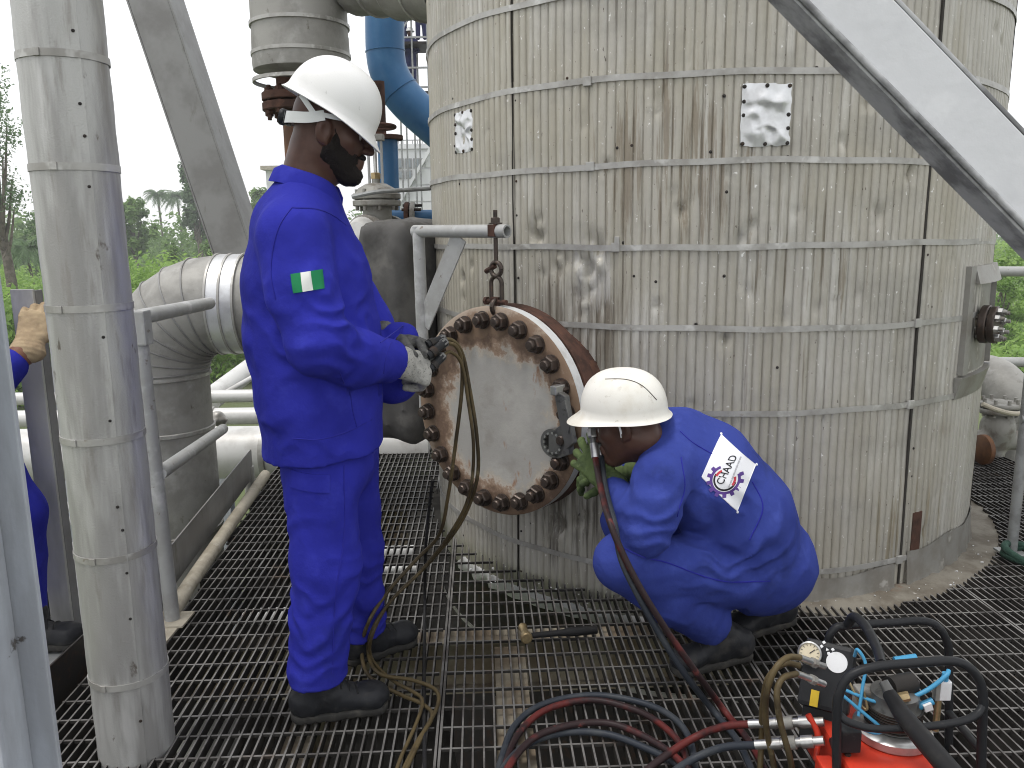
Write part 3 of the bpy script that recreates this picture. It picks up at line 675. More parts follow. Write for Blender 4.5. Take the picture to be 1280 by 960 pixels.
# ------------------------------------------------------------------ manhole: neck belongs to the tank, the bolted cover is a thing of its own
NB = -40.0; ND = rad(NB); NT = tan_(NB); FZ = .725
FC = cylp(NB, TR+.25, FZ)                       # centre of the cover's outer face
nk = MB().lathe(FC-ND*.34, ND, [(.335,0),(.335,.225),(.34,.225)], 48).build('manhole_neck', M['rust'], tank, 60)
MB().lathe(FC-ND*.135, ND, [(.33,0),(.400,0),(.406,.005),(.406,.060),(.400,.066),(.33,.066)], 64).build('neck_flange', M['rust'], nk, 35)
MB().lathe(FC-ND*.068, ND, [(.34,0),(.372,0),(.372,.010),(.34,.010)], 64).build('gasket', M['dark'], nk, 35)
def cover_mat():
    Mt = mat('scaled_cover_paint', (.33,.322,.30), .6, .05, [((.42,.41,.38), 5, .45, .68, .7, 5), ((.25,.235,.21), 7, .52, .70, .6, 6), ((.27,.13,.06), (13,13,5), .60, .68, .85, 7), ((.11,.055,.03), (9,9,3.5), .635, .69, .9, 7)],
             [(40, .35, .003), (120, .3, .001)])
    t = Mt.node_tree; N = t.nodes; L = t.links; b = N['Principled BSDF']; src = b.inputs['Base Color'].links[0].from_socket
    g = N.new('ShaderNodeNewGeometry'); sub = N.new('ShaderNodeVectorMath'); sub.operation = 'DISTANCE'
    L.new(g.outputs['Position'], sub.inputs[0]); sub.inputs[1].default_value = (FC+NT*.035+V(0,0,-.03)).tolist()
    ns = N.new('ShaderNodeTexNoise'); ns.inputs['Scale'].default_value = 9; ns.inputs['Detail'].default_value = 7; ns.inputs['Roughness'].default_value = .68
    L.new(g.outputs['Position'], ns.inputs['Vector'])
    ad = N.new('ShaderNodeMath'); ad.operation = 'MULTIPLY_ADD'; L.new(ns.outputs['Fac'], ad.inputs[0]); ad.inputs[1].default_value = .34; L.new(sub.outputs['Value'], ad.inputs[2])
    def ring(lo, hi, col, amt, pv):
        r = N.new('ShaderNodeMapRange'); r.interpolation_type = 'SMOOTHSTEP'; L.new(ad.outputs[0], r.inputs[0]); r.inputs[1].default_value = lo; r.inputs[2].default_value = hi; r.inputs[4].default_value = amt
        mx = N.new('ShaderNodeMix'); mx.data_type = 'RGBA'; L.new(r.outputs[0], mx.inputs[0]); L.new(pv, mx.inputs[6]); mx.inputs[7].default_value = (*col, 1); return mx.outputs[2]
    p = ring(.40, .44, (.42,.36,.28), .6, src); p = ring(.425, .45, (.60,.57,.52), .5, p); p = ring(.432, .462, (.23,.135,.075), .8, p); p = ring(.455, .50, (.125,.08,.055), .85, p); p = ring(.50, .53, (.26,.18,.12), .5, p); p = ring(.57, .61, (.36,.30,.24), .7, p)
    L.new(p, b.inputs['Base Color']); return Mt
M['cover'] = cover_mat()
cv = thing('manhole_cover', FC-V(0,0,.41), 'big round rust-stained manhole cover with a ring of heavy bolts', 'manhole cover')
MB().lathe(FC-ND*.056, ND, [(.0,0),(.399,0),(.405,.006),(.405,.049)], 72).build('rim', M['rim'], cv, 35)
MB().lathe(FC-ND*.0195, ND, [(.4046,.0125),(.4046,.014),(.398,.0185),(.305,.0192),(.300,.0185),(.15,.019),(.0,.0195)], 72).build('plate', M['cover'], cv, 35)
# 24 bolts
nutm = MB().hexnut((0,0,0), (0,0,1), .0315, .032).mesh('nut'); 
b_ = bmesh.new(); b_.from_mesh(nutm); bmesh.ops.recalc_face_normals(b_, faces=b_.faces); b_.to_mesh(nutm); b_.free(); nutm.materials.append(M['bolt'])
stm = MB().lathe((0,0,0), (0,0,1), [(.0185,.0),(.0185,.043),(.015,.048),(.0,.049)], 16).mesh('stud'); stm.materials.append(M['bolt']); stm.shade_smooth(); stm.set_sharp_from_angle(angle=.6)
wam = MB().lathe((0,0,0), (0,0,1), [(.0345,-.001),(.0345,.004),(.03,.005)], 20).mesh('washer'); wam.materials.append(M['bolt'])
BR = .353
def bolt_pos(k): a = math.radians(90+15*k+7.5*0); return FC+(NT*math.cos(a)+V(0,0,1)*math.sin(a))*BR
for k in range(24):
    p = bolt_pos(k-.35) if False else FC+(NT*math.cos(math.radians(97+15*k))+V(0,0,1)*math.sin(math.radians(97+15*k)))*BR
    R3 = Matrix((Vector(NT), Vector(np.cross(ND, NT)), Vector(ND))).transposed().to_4x4()
    mw = Matrix.Translation(Vector(p)) @ R3 @ Matrix.Rotation(rs.uniform(0, 6.28), 4, 'Z') @ Matrix.Diagonal((1, 1, rs.uniform(.92, 1.12), 1))
    nu = link('bolt_nut', nutm, None, cv); nu.matrix_basis = mw @ Matrix.Translation((0, 0, .004))
    for nm, me in (('stud', stm), ('washer', wam)):
        s_ = link(nm, me, None, None); s_.parent = nu; s_.matrix_parent_inverse = Matrix.Identity(4)
# lifting lug on the rim
MB().obox(FC-ND*.02+V(0,0,.415), NT*.02, ND*.008, V(0,0,.022)).build('lifting_lug', M['rust'], cv, None, .003)

# ------------------------------------------------------------------ davit and shackle
LX = FC-ND*.02+V(0,0,0)
dv = thing('davit_arm', at(523, 525, 3.30), 'grey pipe davit arm with diagonal brace above the manhole cover', 'davit')
pt = at(523, 289, 3.34); pb = V(pt[0]+.004, pt[1], .66)
ae = V(LX[0]+.05, LX[1]-.045, pt[2]-.005)
dirA = unit(ae-pt)
MB().tube([pt+V(0,0,.018), pb], .0245, 18).build('post', M['white_steel'], dv, 50)
MB().lathe(pt-dirA*.022, dirA, [(.0,0),(.0245,0.0),(.0245, np.linalg.norm(ae-pt)+.02),(.018,np.linalg.norm(ae-pt)+.0205),(.018,np.linalg.norm(ae-pt)-.02),(0,np.linalg.norm(ae-pt)-.02)], 20).build('arm', M['white_steel'], dv, 40)
b0 = pt+dirA*.235-V(0,0,.02); b1 = pb*1; b1 = V(pt[0], pt[1], pt[2]-.375)+dirA*.01
MB().bar(b0, b1, .007, .078, up=np.cross(ND, unit(b1-b0)) if False else np.cross(unit(b1-b0), ND)).build('brace', M['white_steel'], dv, None, .001)
hk = V(LX[0]+.005, LX[1]-.003, pt[2])
hk = pt+dirA*np.dot(LX-pt, dirA); hk[2] = pt[2]-.003
eb = thing('eye_bolt', hk, 'rusty eye bolt with nut hanging through the davit arm end', 'eye bolt')
MB().tube([hk+V(0,0,.075), hk-V(0,0,.115)], .0085, 10).build('shank', M['bolt'], eb, 50)
MB().hexnut(hk+V(0,0,.030), (0,0,1), .019, .018).build('nut', M['bolt'], eb, None)
MB().lathe(hk+V(0,0,.0245), (0,0,1), [(.0,0),(.026,0),(.026,.005),(0,.005)], 14).build('washer', M['bolt'], eb, 40)
MB().obox(hk+V(0,0,.001), dirA*.017, np.cross(dirA, V(0,0,1))*.026, V(0,0,.022)).build('saddle', M['rust'], eb, None, .003)
MB().tube(arc(hk-V(0,0,.14), dirA, V(0,0,1), .026, 0, 2*math.pi, 20), .009, 8, False).build('eye', M['bolt'], eb, 60)
sh = thing('lifting_shackle', hk-V(0,0,.25), 'rusty bow shackle linking the eye bolt to the manhole cover', 'shackle')
pdir = np.cross(dirA, V(0,0,1)); c = hk-V(0,0,.205)
bow = [c+dirA*.026+V(0,0,.0)+V(0,0,-.055)]+arc(c+V(0,0,.012), dirA, V(0,0,1), .027, -.2, math.pi+.2, 12)+[c-dirA*.026+V(0,0,-.055)]
MB().tube(bow, .0085, 8).build('bow', M['bolt'], sh, 60)
MB().tube([c+dirA*.05-V(0,0,.055), c-dirA*.045-V(0,0,.055)], .009, 10).build('pin', M['rust'], sh, 50)
MB().hexnut(c-dirA*.046-V(0,0,.055), -dirA, .016, .014).build('nut', M['rust'], sh, None)
MB().tube(arc(c-V(0,0,.075), pdir, V(0,0,1), .027, 0, 2*math.pi, 18), .009, 8, False).build('link', M['bolt'], sh, 60)
MB().tube([hk-dirA*.005-V(0,0,.128), hk-dirA*.052-V(0,0,.15)], .010, 8).build('hook_pin', M['rust'], eb, 50)

# ------------------------------------------------------------------ clad pipe on the left
cp = thing('clad_pipe', (-1.06, 2.06, 0), 'tall aluminium clad pipe with dark screws standing at the left', 'pipe')
CPX, CPY, CPR = -1.066, 2.07, .0985
straps = [at(65, y, 1.96)[2] for y in (-95, 63, 207, 388, 556, 705, 865)]
straps.sort()
zz = [-.6]+straps+[3.0]
def stub_surface(z0, z1, r, seamb, lap):
    nb_, nz = 72, max(4, int((z1-z0)/.03)); P = []
    for j in range(nz+1):
        z = z0+(z1-z0)*j/nz
        for i in range(nb_+1):
            a = 2*math.pi*i/nb_+seamb+.10*z; rr = r+(.0022 if i == nb_ else 0)+lap+.0014*float(vnoise(np.array([math.cos(a)*3, math.sin(a)*3, z*6], np.float32)))+.0008*math.sin(z*41+i*.9)
            P.append((CPX+rr*math.sin(a), CPY-rr*math.cos(a), z))
    return MB().add(P, [(j*(nb_+1)+i, j*(nb_+1)+i+1, (j+1)*(nb_+1)+i+1, (j+1)*(nb_+1)+i) for j in range(nz) for i in range(nb_)])
M['stucco'] = mat('stucco_aluminium', (.44,.44,.425), .42, .35,
    [((.30,.295,.285), (14,14,1.6), .40, .60, .85, 4), ((.62,.62,.61), (12,12,1.5), .54, .72, .6, 4), ((.10,.08,.065), (13,13,6), .655, .71, .85, 7), ((.25,.235,.215), (30,30,4), .55, .7, .6, 5)], [((230,230,230), .5, .0016), ((14,14,5), .3, .005)])
for i in range(len(zz)-1):
    stub_surface(zz[i], zz[i+1]+.01, CPR, math.radians(38), .0008*(i % 2)).build('cladding_sleeve', M['stucco'], cp, 40)
for z in straps:
    o = MB().lathe((CPX, CPY, z), (0,0,1), [(CPR+.001,-.0085),(CPR+.0035,-.0085),(CPR+.0035,.0085),(CPR+.001,.0085)], 48).build('strap', M['strap'], cp, 40)
    a = math.radians(rs.uniform(-15, 5)); dd = V(math.sin(a), -math.cos(a), 0); MB().obox(V(CPX, CPY, z)+dd*(CPR+.005), V(dd[1],-dd[0],0)*.008, dd*.002, V(0,0,.009)).build('buckle', M['strap'], o, None, .001)
q = MB()
for i in range(len(zz)-1):
    for f in (.18, .5, .85):
        if rs.rand() < .3: continue
        z = zz[i]+(zz[i+1]-zz[i])*f
        for a in (math.radians(33)+.10*z+rs.uniform(-.04,.04), math.radians(-48)+.10*z+rs.uniform(-.3,.3)):
            if a < 0 and rs.rand() < .75: continue
            dd = V(math.sin(a), -math.cos(a), 0); q.lathe(V(CPX, CPY, z+rs.uniform(-.03,.03))+dd*CPR, dd, [(.0042,0),(.0036,.003),(.0,.004)], 8)
tag(q.build('cladding_screws', M['dark'], cp, 40), kind='stuff')

# ------------------------------------------------------------------ foreground painted column (far left) and diagonal beams
co = thing('painted_column', (-.86, 1.2, 0), 'pale blue-grey painted steel column at the left edge of the picture', 'column')
cr_ = at(79, 960, 1.414)
X1 = cr_[0]
MB().box((X1-.105, 1.25, -.6), (X1, 1.262, 3.2)).build('flange', M['grey_paint'], co, None, .0025)
MB().box((X1-.060, 1.264, -.6), (X1-.048, 1.40, 3.2)).build('web', M['grey_paint'], co, None, .002)
MB().box((X1-.105, 1.402, -.6), (X1, 1.414, 3.2)).build('flange', M['grey_paint'], co, None, .0025)
MB().hexa([(X1-.16,1.20,-.6),(X1-.107,1.235,-.6),(X1-.107,1.30,-.6),(X1-.16,1.30,-.6),(X1-.16,1.20,3.2),(X1-.107,1.235,3.2),(X1-.107,1.30,3.2),(X1-.16,1.30,3.2)]).build('corner_plate', M['grey_paint'], co, None, .002)

def beam_box(name, pts8, label, mats):
    pass
# right diagonal member: a wide pale side face above a dark underside
db = thing('diagonal_beam', at(1110, 170, 1.9), 'wide pale grey diagonal steel beam crossing the upper right corner', 'beam')
YB = 1.85
lo0, lo1 = at(940, 0, YB), at(1280, 340, YB)         # lower edge of the underside
mi0, mi1 = at(1000, 0, YB-.10), at(1280, 286, YB-.10)   # where side face and underside meet
up0_, up1_ = at(1118, 0, YB-.10), at(1280, 168, YB-.10)
dl = unit(mi1-mi0); nrm = V(0, -1, 0); wid = np.cross(dl, nrm); wid = unit(wid); wid = wid if wid[2] > 0 else -wid
Wd = abs(np.dot(up0_-mi0, wid))
a0 = mi0-dl*1.6; a1 = mi1+dl*1.6
back = V(0, .092, 0)
# web (side face), flanges along the edges
MB().hexa([a0, a1, a1+V(0,.012,0), a0+V(0,.012,0), a0+wid*Wd, a1+wid*Wd, a1+wid*Wd+V(0,.012,0), a0+wid*Wd+V(0,.012,0)]).build('side_plate', M['grey_paint2'], db, None, .003)
MB().hexa([a0-wid*.009, a1-wid*.009, a1-wid*.009+back, a0-wid*.009+back, a0-wid*.001, a1-wid*.001, a1-wid*.001+back, a0-wid*.001+back]).build('lower_flange', M['grime'], db, None, .003)
MB().hexa([a0+wid*(Wd+.001), a1+wid*(Wd+.001), a1+wid*(Wd+.001)+back, a0+wid*(Wd+.001)+back, a0+wid*(Wd+.010), a1+wid*(Wd+.010), a1+wid*(Wd+.010)+back, a0+wid*(Wd+.010)+back]).build('upper_flange', M['grime'], db, None, .003)
bq = V(0, .082, 0)
MB().hexa([a0+bq, a1+bq, a1+bq+V(0,.008,0), a0+bq+V(0,.008,0), a0+wid*Wd+bq, a1+wid*Wd+bq, a1+wid*Wd+bq+V(0,.008,0), a0+wid*Wd+bq+V(0,.008,0)]).build('back_plate', M['grime'], db, None, .002)
MB().tube([a0-V(0,.004,0)+wid*.004, a1-V(0,.004,0)+wid*.004], .007, 8).build('edge_weld', M['grime'], db, 60)

# left diagonal brace (channel), behind the elbow
bl = thing('diagonal_brace', at(285, 330, 5.6), 'weathered grey diagonal steel brace rising left above the clad elbow', 'brace')
YL = 5.6
l0, l1 = at(160, 0, YL), at(268, 318, YL); r0, r1 = at(212, 0, YL), at(306, 318, YL)
dl = unit(l1-l0); wd = unit(np.cross(dl, V(0,1,0))); wd = wd if wd[0] > 0 else -wd; Wd = np.dot(r0-l0, wd)
a0 = l0-dl*1.5; a1 = l1+dl*.35
def slab(a, b, w0, w1, y0, y1): return [a+wd*w0+V(0,y0,0), b+wd*w0+V(0,y0,0), b+wd*w1+V(0,y0,0), a+wd*w1+V(0,y0,0), a+wd*w0+V(0,y1,0), b+wd*w0+V(0,y1,0), b+wd*w1+V(0,y1,0), a+wd*w1+V(0,y1,0)]
MB().hexa(slab(a0, a1, 0, Wd-.012, 0, .014)).build('web', M['beam'], bl, None, .002)
MB().hexa(slab(a0, a1, Wd-.010, Wd+.002, -.004, .30)).build('flange', M['beam'], bl, None, .002)
MB().hexa(slab(a0, a1, -.012, -.001, -.004, .12)).build('flange', M['beam'], bl, None, .002)
M['duct'] = mat('dull_weathered_duct', (.31,.305,.285), .55, .15, [((.22,.215,.20), 5, .42, .62, .8, 5), ((.40,.395,.38), 8, .55, .72, .6, 4), ((.10,.085,.065), (13,13,9), .64, .74, .75, 6)], [((30,30,30), .35, .004), ((160,160,160), .3, .0015)])
# ------------------------------------------------------------------ big clad elbow duct on the left
el = thing('clad_elbow_duct', at(225, 700, 4.1), 'large dull aluminium clad elbow duct behind the left handrail', 'duct')
ER = .245; EY = 4.15
vx = at(212, 600, EY)[0]; ztop = at(300, 380, EY)[2]
cen = V(vx+.335, EY, ztop-.335)
def gore(p0, d0, p1, d1, r0, r1, nm, mt=None):
    def rg(p, d, r):
        d = unit(d); x = V(0,1,0); y = np.cross(d, x); return [p+r*(math.cos(a)*x+math.sin(a)*y) for a in np.arange(40)*2*math.pi/40]
    return MB().loft([rg(p0, d0, r0), rg(p1, d1, r1)], True, False).build(nm, mt or M['duct'], el, True)
angs = np.linspace(math.pi, math.pi/2, 8)
pts = [cen+.335*V(math.cos(a), 0, math.sin(a)) for a in angs]
dirs = [V(math.sin(a), 0, -math.cos(a)) for a in angs]
for i in range(7):
    gore(pts[i], dirs[i], pts[i+1], dirs[i+1], ER+(.002 if i % 2 else 0), ER+(.002 if i % 2 else 0), 'gore')
    MB().tube([pts[i]+(ER+.003)*(math.cos(t)*V(0,1,0)+math.sin(t)*np.cross(dirs[i], V(0,1,0))) for t in np.linspace(0, 2*math.pi, 41)], .0042, 6, False).build('bead', M['beam'], el, 60)
zb = -1.6
prev = pts[0]
for k, z in enumerate((pts[0][2]-.02, .42, -.12, -.7, zb)):
    nx_ = V(pts[0][0], EY, z); gore(nx_, V(0,0,1), prev, V(0,0,1), ER-.004*(k % 2), ER-.004*(k % 2), 'straight_sleeve', M['duct'])
    MB().lathe(nx_, (0,0,1), [(ER-.002,-.012),(ER+.007,-.008),(ER+.007,.008),(ER-.002,.012)], 40).build('band', M['strap'], el, 40); prev = nx_
hx = [pts[-1], pts[-1]+V(.012,0,0), pts[-1]+V(.15,0,0), pts[-1]+V(1.0,0,0)]
gore(hx[0], V(1,0,0), hx[1], V(1,0,0), ER, ER, 'straight_sleeve'); gore(hx[1], V(1,0,0), hx[2], V(1,0,0), ER+.006, ER+.006, 'silver_sleeve', M['patch']); gore(hx[2], V(1,0,0), hx[3], V(1,0,0), ER, ER, 'straight_sleeve')
for q in (0, 1, 2): MB().lathe(hx[1]+V(.003+q*.066,0,0), (1,0,0), [(ER+.004,-.006),(ER+.012,-.005),(ER+.012,.005),(ER+.004,.006)], 40).build('band', M['strap'], el, 40)

# dark lagged jacket at the tank end of the duct
dj = thing('lagging_jacket', at(510, 545, 3.98), 'bulky dark grey insulation jacket between the duct and the tank', 'insulation jacket')
c = at(514, 405, 4.02)
s = SDF(c-V(.34,.5,.66), c+V(.36,.5,.66), .016)
Fx = frame(V(.96, -.28, 0), V(0,0,1))
s.rbox(c+V(0,.08,.0), (.165, .36, .52), .085, Fx, .05).rbox(c+V(.02,.05,-.30), (.125,.30,.26), .08, Fx, .06)
s.disp(lambda P: .022*fbm(P*V(7,7,4), 3)+.030*np.sqrt(np.abs(vnoise((P*V(9,9,4)+P[:, ::-1]*2).astype(np.float32)))+.003), .07)
s.build('jacket', M['soot'], dj, 2)
q = c-Fx[1]*.0
for zo in (-.25,):
    ring = [c+V(0,.08,zo)+Fx[0]*.166*np.sign(math.cos(t))*abs(math.cos(t))**.35+Fx[1]*.37*np.sign(math.sin(t))*abs(math.sin(t))**.35 for t in np.linspace(0, 2*math.pi, 49)]
    MB().tube(ring, .006, 6, False).build('lacing_wire', M['dark'], dj, 60)

# ------------------------------------------------------------------ tall lagged vessel top left
ve = thing('lagged_vessel', at(378, 100, 5.2), 'grey lagged vertical vessel with bands above the standing man\'s hat', 'vessel')
VY = 5.2; va = at(378, 90, VY); VR = .285; vt = at(378, -150, VY)[2]
MB().lathe((va[0], VY, va[2]), (0,0,1), [(.10,-.05),(VR-.05,-.012),(VR,.0),(VR+.004,.03),(VR,.2)], 40).build('bottom_cone', M['duct'], ve, 30)
zs_ = [va[2]+.2, at(378, 55, VY)[2]+.02, at(378, 12, VY)[2], vt]
MB().lathe((va[0], VY, 0), (0,0,1), [(VR-.002, va[2]+.2), (VR-.002, vt)], 48).build('lagging_sleeve', M['duct'], ve, 30)
for y in (92, 57, 18, -25): MB().lathe((va[0], VY, at(378, y, VY-.28)[2]), (0,0,1), [(VR,-.012),(VR+.009,-.01),(VR+.009,.01),(VR,.012)], 48).build('band', M['strap'], ve, 40)
fz = at(340, 118, VY)[2]
MB().cyl((va[0]-.06, VY, va[2]+.02), (va[0]-.06, VY, fz-.03), .10, 20).build('outlet_neck', M['rust'], ve, 50)
for z0 in (fz, fz-.058): MB().lathe((va[0]-.06, VY, z0-.045), (0,0,1), [(.09,0),(.185,0),(.19,.005),(.19,.042),(.185,.047),(.09,.047)], 32).build('flange', M['rust'], ve, 35)
for k in range(10):
    a = k*.628; p = V(va[0]-.06+.155*math.cos(a), VY+.155*math.sin(a), fz-.13); nb = MB().hexnut(p+V(0,0,.13), (0,0,1), .026, .024).build('bolt_nut', M['rust'], ve, None); MB().cyl(p-V(0,0,.02), p+V(0,0,.17), .013, 8).build('stud', M['rust'], nb, 50); MB().hexnut(p+V(0,0,.026), (0,0,-1), .026, .024).build('nut', M['rust'], nb, None)
M['brown_pipe'] = mat('brown_primer_pipe', (.16,.075,.035), .6, .1, [((.08,.04,.025), 8, .42, .62, .8, 5)], [(50, .3, .002)])
MB().cyl((va[0]-.06, VY, fz-.13), (va[0]-.06, VY, -.4), .075, 20).build('down_pipe', M['brown_pipe'], ve, 50)
hp = thing('overhead_duct', at(480, 5, 5.3), 'lagged overhead duct running from the vessel to the tank', 'duct')
h0 = at(425, -34, 5.25); h1 = at(560, -24, 4.7)
dvec = unit(h1-h0)
for k in range(5):
    a_, b_2 = h0+(h1-h0)*k/5, h0+(h1-h0)*(k+1)/5
    MB().lathe(a_, dvec, [(.20,0),(.215+.012*(k % 2),.006),(.20,np.linalg.norm(b_2-a_))], 32).build('lagging_sleeve', M['duct'], hp, 30)
    MB().lathe(a_, dvec, [(.20,-.004),(.224,-.003),(.224,.012),(.20,.014)], 32).build('band', M['strap'], hp, 40)

# ------------------------------------------------------------------ blue pipe with elbow, behind the tank
bp_ = thing('blue_pipe', at(481, 60, 6.6), 'blue painted pipe bending down behind the tank', 'pipe')
BY = 6.6; BRr = .148
P_ = [at(481, -60, BY), at(481, 30, BY), at(482, 68, BY), at(487, 92, BY), at(500, 115, BY), at(520, 137, BY), at(560, 172, BY), at(620, 225, BY)]
MB().tube(spline(P_, 8), BRr, 28).build('pipe_wall', M['blue_pipe'], bp_, 60)
for i, t in ((1.95, 0), (4.1, 0)):
    S = spline(P_, 8); k = int(i*8); p = S[k]; d_ = unit(S[k+1]-S[k-1])
    MB().lathe(p, d_, [(BRr-.003,-.006),(BRr+.005,-.004),(BRr+.005,.004),(BRr-.003,.006)], 28).build('weld_bead', M['blue_pipe'], bp_, 60)
bs = thing('blue_riser', at(484, 280, 6.2), 'blue vertical riser with brown flange behind the gate valve', 'pipe')
RY = 6.2; rp = at(484, 170, RY)
MB().cyl((rp[0], RY, rp[2]), (rp[0], RY, .3), .075, 20).build('pipe_wall', M['blue_pipe'], bs, 50)
MB().lathe((rp[0], RY, rp[2]), (0,0,1), [(.0,-.03),(.11,-.03),(.115,-.025),(.115,.0),(.11,.004),(0,.004)], 28).build('flange', M['rust'], bs, 40)
MB().cyl((rp[0]-.05, RY, rp[2]+.005), (rp[0]-.05, RY, rp[2]+.38), .045, 16).build('upper_spool', M['rust'], bs, 50)

# ------------------------------------------------------------------ gate valve
gv_ = thing('gate_valve', at(472, 330, 4.9), 'weathered grey gate valve beside the standing man\'s beard', 'valve')
GY = 4.9; c = at(473, 296, GY)
ax = unit(V(-.45, -.9, 0)); MB().lathe(c-ax*.16, ax, [(.10,0),(.125,.02),(.125,.05),(.10,.06),(.095,.25),(.128,.26),(.128,.30),(.10,.305)], 32).build('body', M['valve'], gv_, 35)
MB().lathe(c+ax*.145, ax, [(.0,.0),(.105,.0),(.115,.01),(.085,.07),(.0,.085)], 28).build('end_dome', M['white_pipe'], gv_, 40)
bz = at(473, 250, GY)[2]
MB().cyl((c[0], GY, c[2]), (c[0], GY, bz), .085, 20).build('bonnet_neck', M['valve'], gv_, 50)
for z0, nm in ((bz-.035, 'flange'), (bz+.004, 'flange')): MB().lathe((c[0], GY, z0), (0,0,1), [(.05,0),(.135,0),(.14,.005),(.14,.028),(.135,.033),(.05,.033)], 28).build(nm, M['valve'], gv_, 40)
MB().lathe((c[0], GY, bz+.037), (0,0,1), [(.125,0),(.105,.03),(.06,.055),(.025,.06),(.025,.10),(0,.10)], 24).build('bonnet', M['valve'], gv_, 40)
for k in range(8):
    a = k*math.pi/4+.3; p = V(c[0]+.115*math.cos(a), GY+.115*math.sin(a), bz-.06); MB().cyl(p, p+V(0,0,.12), .011, 8).build('bolt', M['valve'], gv_, 50)
yt = at(470, 172, GY)[2]
for sx in (-1, 1): MB().bar((c[0]+sx*.038, GY, bz+.07), (c[0]+sx*.038, GY, yt), .012, .03, up=(0,1,0)).build('yoke_arm', M['white_steel'], gv_, None, .002)
MB().cyl((c[0], GY, bz+.1), (c[0], GY, yt+.1), .011, 10).build('stem', M['silver'], gv_, 50)
MB().hexnut((c[0], GY, bz+.12), (0,0,1), .03, .035).build('gland_nut', M['brass'], gv_, None)
MB().obox((c[0], GY, yt), V(.055,0,0), V(0,.03,0), V(0,0,.018)).build('yoke_head', M['valve'], gv_, None, .004)
MB().tube(arc((c[0], GY, yt+.06), V(1,0,0), V(0,1,0), .12, 0, 2*math.pi, 28), .012, 8, False).build('hand_wheel', M['rust'], gv_, 60)
for k in range(3): MB().cyl((c[0], GY, yt+.06), (c[0]+.12*math.cos(k*2.1), GY+.12*math.sin(k*2.1), yt+.06), .008, 8).build('wheel_spoke', M['rust'], gv_, 50)
tr = tag(MB().tube(spline([at(440, 246, 4.7), at(470, 240, 4.7), at(500, 238, 4.75), at(560, 234, 4.9)], 6), .012, 8).build('tracing_pipe', M['galv']), 'thin grey tracing pipe running from the valve to the tank', 'pipe')
# flanged joint right of the valve
fj = thing('flanged_spool', at(513, 272, 5.6), 'small blue flanged pipe joint between the valve and the tank', 'pipe')
c = at(513, 271, 5.6)
MB().cyl(c-V(.28,0,0), c+V(.5,0,0), .045, 16).build('pipe_wall', M['blue_pipe'], fj, 50)
for q in (-.034, .004): MB().lathe(c+V(q,0,0), (1,0,0), [(.04,0),(.095,0),(.098,.004),(.098,.026),(.095,.03),(.04,.03)], 24).build('flange', M['rust' if q < 0 else 'valve'], fj, 40)
for k in range(6): a = k*1.047+.4; p = c+V(-.05, .075*math.cos(a), .075*math.sin(a)); MB().cyl(p, p+V(.13,0,0), .010, 8).build('bolt', M['dark'], fj, 50)

# ------------------------------------------------------------------ white pipes beyond the platform, left
def hpipe(name, p0, p1, r, label, mt='white_pipe', bands=()):
    p0, p1 = np.asarray(p0, float), np.asarray(p1, float); t = thing(name, (p0+p1)/2, label, 'pipe', 'pale pipes beyond the platform')
    MB().tube([p0, p1], r, 28).build('pipe_wall', M[mt], t, 50)
    for f in bands: MB().lathe(p0+(p1-p0)*f, p1-p0, [(r-.002,-.02),(r+.01,-.018),(r+.01,.018),(r-.002,.02)], 28).build('band', M['strap'], t, 40)
    return t
zz_ = at(320, 565, 5.3)[2]; hpipe('white_pipe', (-6, 5.3, zz_), (-.55, 5.3, zz_), .175, 'thick dirty white pipe running across behind the left handrail', bands=(.62, .8, .93))
z2 = at(300, 520, 5.9)[2]; hpipe('white_pipe', (-6, 5.9, z2), (-.6, 5.9, z2), .062, 'thin white pipe just above the thick white pipe', bands=(.7, .84))
t_ = hpipe('white_pipe', (-6, 6.3, at(300, 495, 6.3)[2]), (-.6, 6.3, at(300, 495, 6.3)[2]), .050, 'thin white pipe, upper one behind the standing man\'s back')
hpipe('white_pipe', at(262, 500, 7.0), at(330, 448, 8.2), .10, 'short sloping white pipe under the clad elbow', bands=())
hpipe('white_pipe', at(255, 506, 6.8), at(345, 455, 7.6), .022, 'slim white conduit sloping beside the short white pipe')
hpipe('white_pipe', (-7, 6.0, at(70, 690, 6.0)[2]), (-1.9, 6.0, at(70, 690, 6.0)[2]), .07, 'white pipe low between the column and the clad pipe')
hpipe('white_pipe', at(40, 780, 5.2), at(120, 660, 6.6), .09, 'sloping white pipe low between the column and the clad pipe')
hpipe('white_pipe', at(50, 690, 5.6), at(125, 610, 7.6), .03, 'slim sloping white conduit low at the far left')
hpipe('white_pipe', at(60, 660, 5.6), at(125, 592, 7.6), .03, 'slim sloping white conduit, upper of two low at the far left')
for i, (px, Y, w, lb) in enumerate([(283, 5.75, .10, 'blue-grey steel post below the thick white pipe'), (90, 6.5, .09, 'steel post carrying pipes at the far left'), (322, 6.6, .05, 'slim steel post behind the thick white pipe')]):
    x = at(px, 640, Y)[0]; zt = at(px, 585, Y)[2] if i != 1 else .35
    r = thing('rack_post', (x, Y, GZ), lb, 'post', 'posts of the pipe rack')
    MB().box((x-w/2, Y-.05, GZ), (x+w/2, Y-.042, zt)).build('flange', M['grey_paint'], r, None); MB().box((x-w/2, Y+.042, GZ), (x+w/2, Y+.05, zt)).build('flange', M['grey_paint'], r, None); MB().box((x-.004, Y-.041, GZ), (x+.004, Y+.041, zt)).build('web', M['grey_paint'], r, None)
r = tag(MB().bar(at(262, 598, 5.8), at(350, 596, 5.8), .06, .05).build('rack_rail', M['white_steel'], None, None, .004), 'white cross rail below the thick white pipe', 'rail')
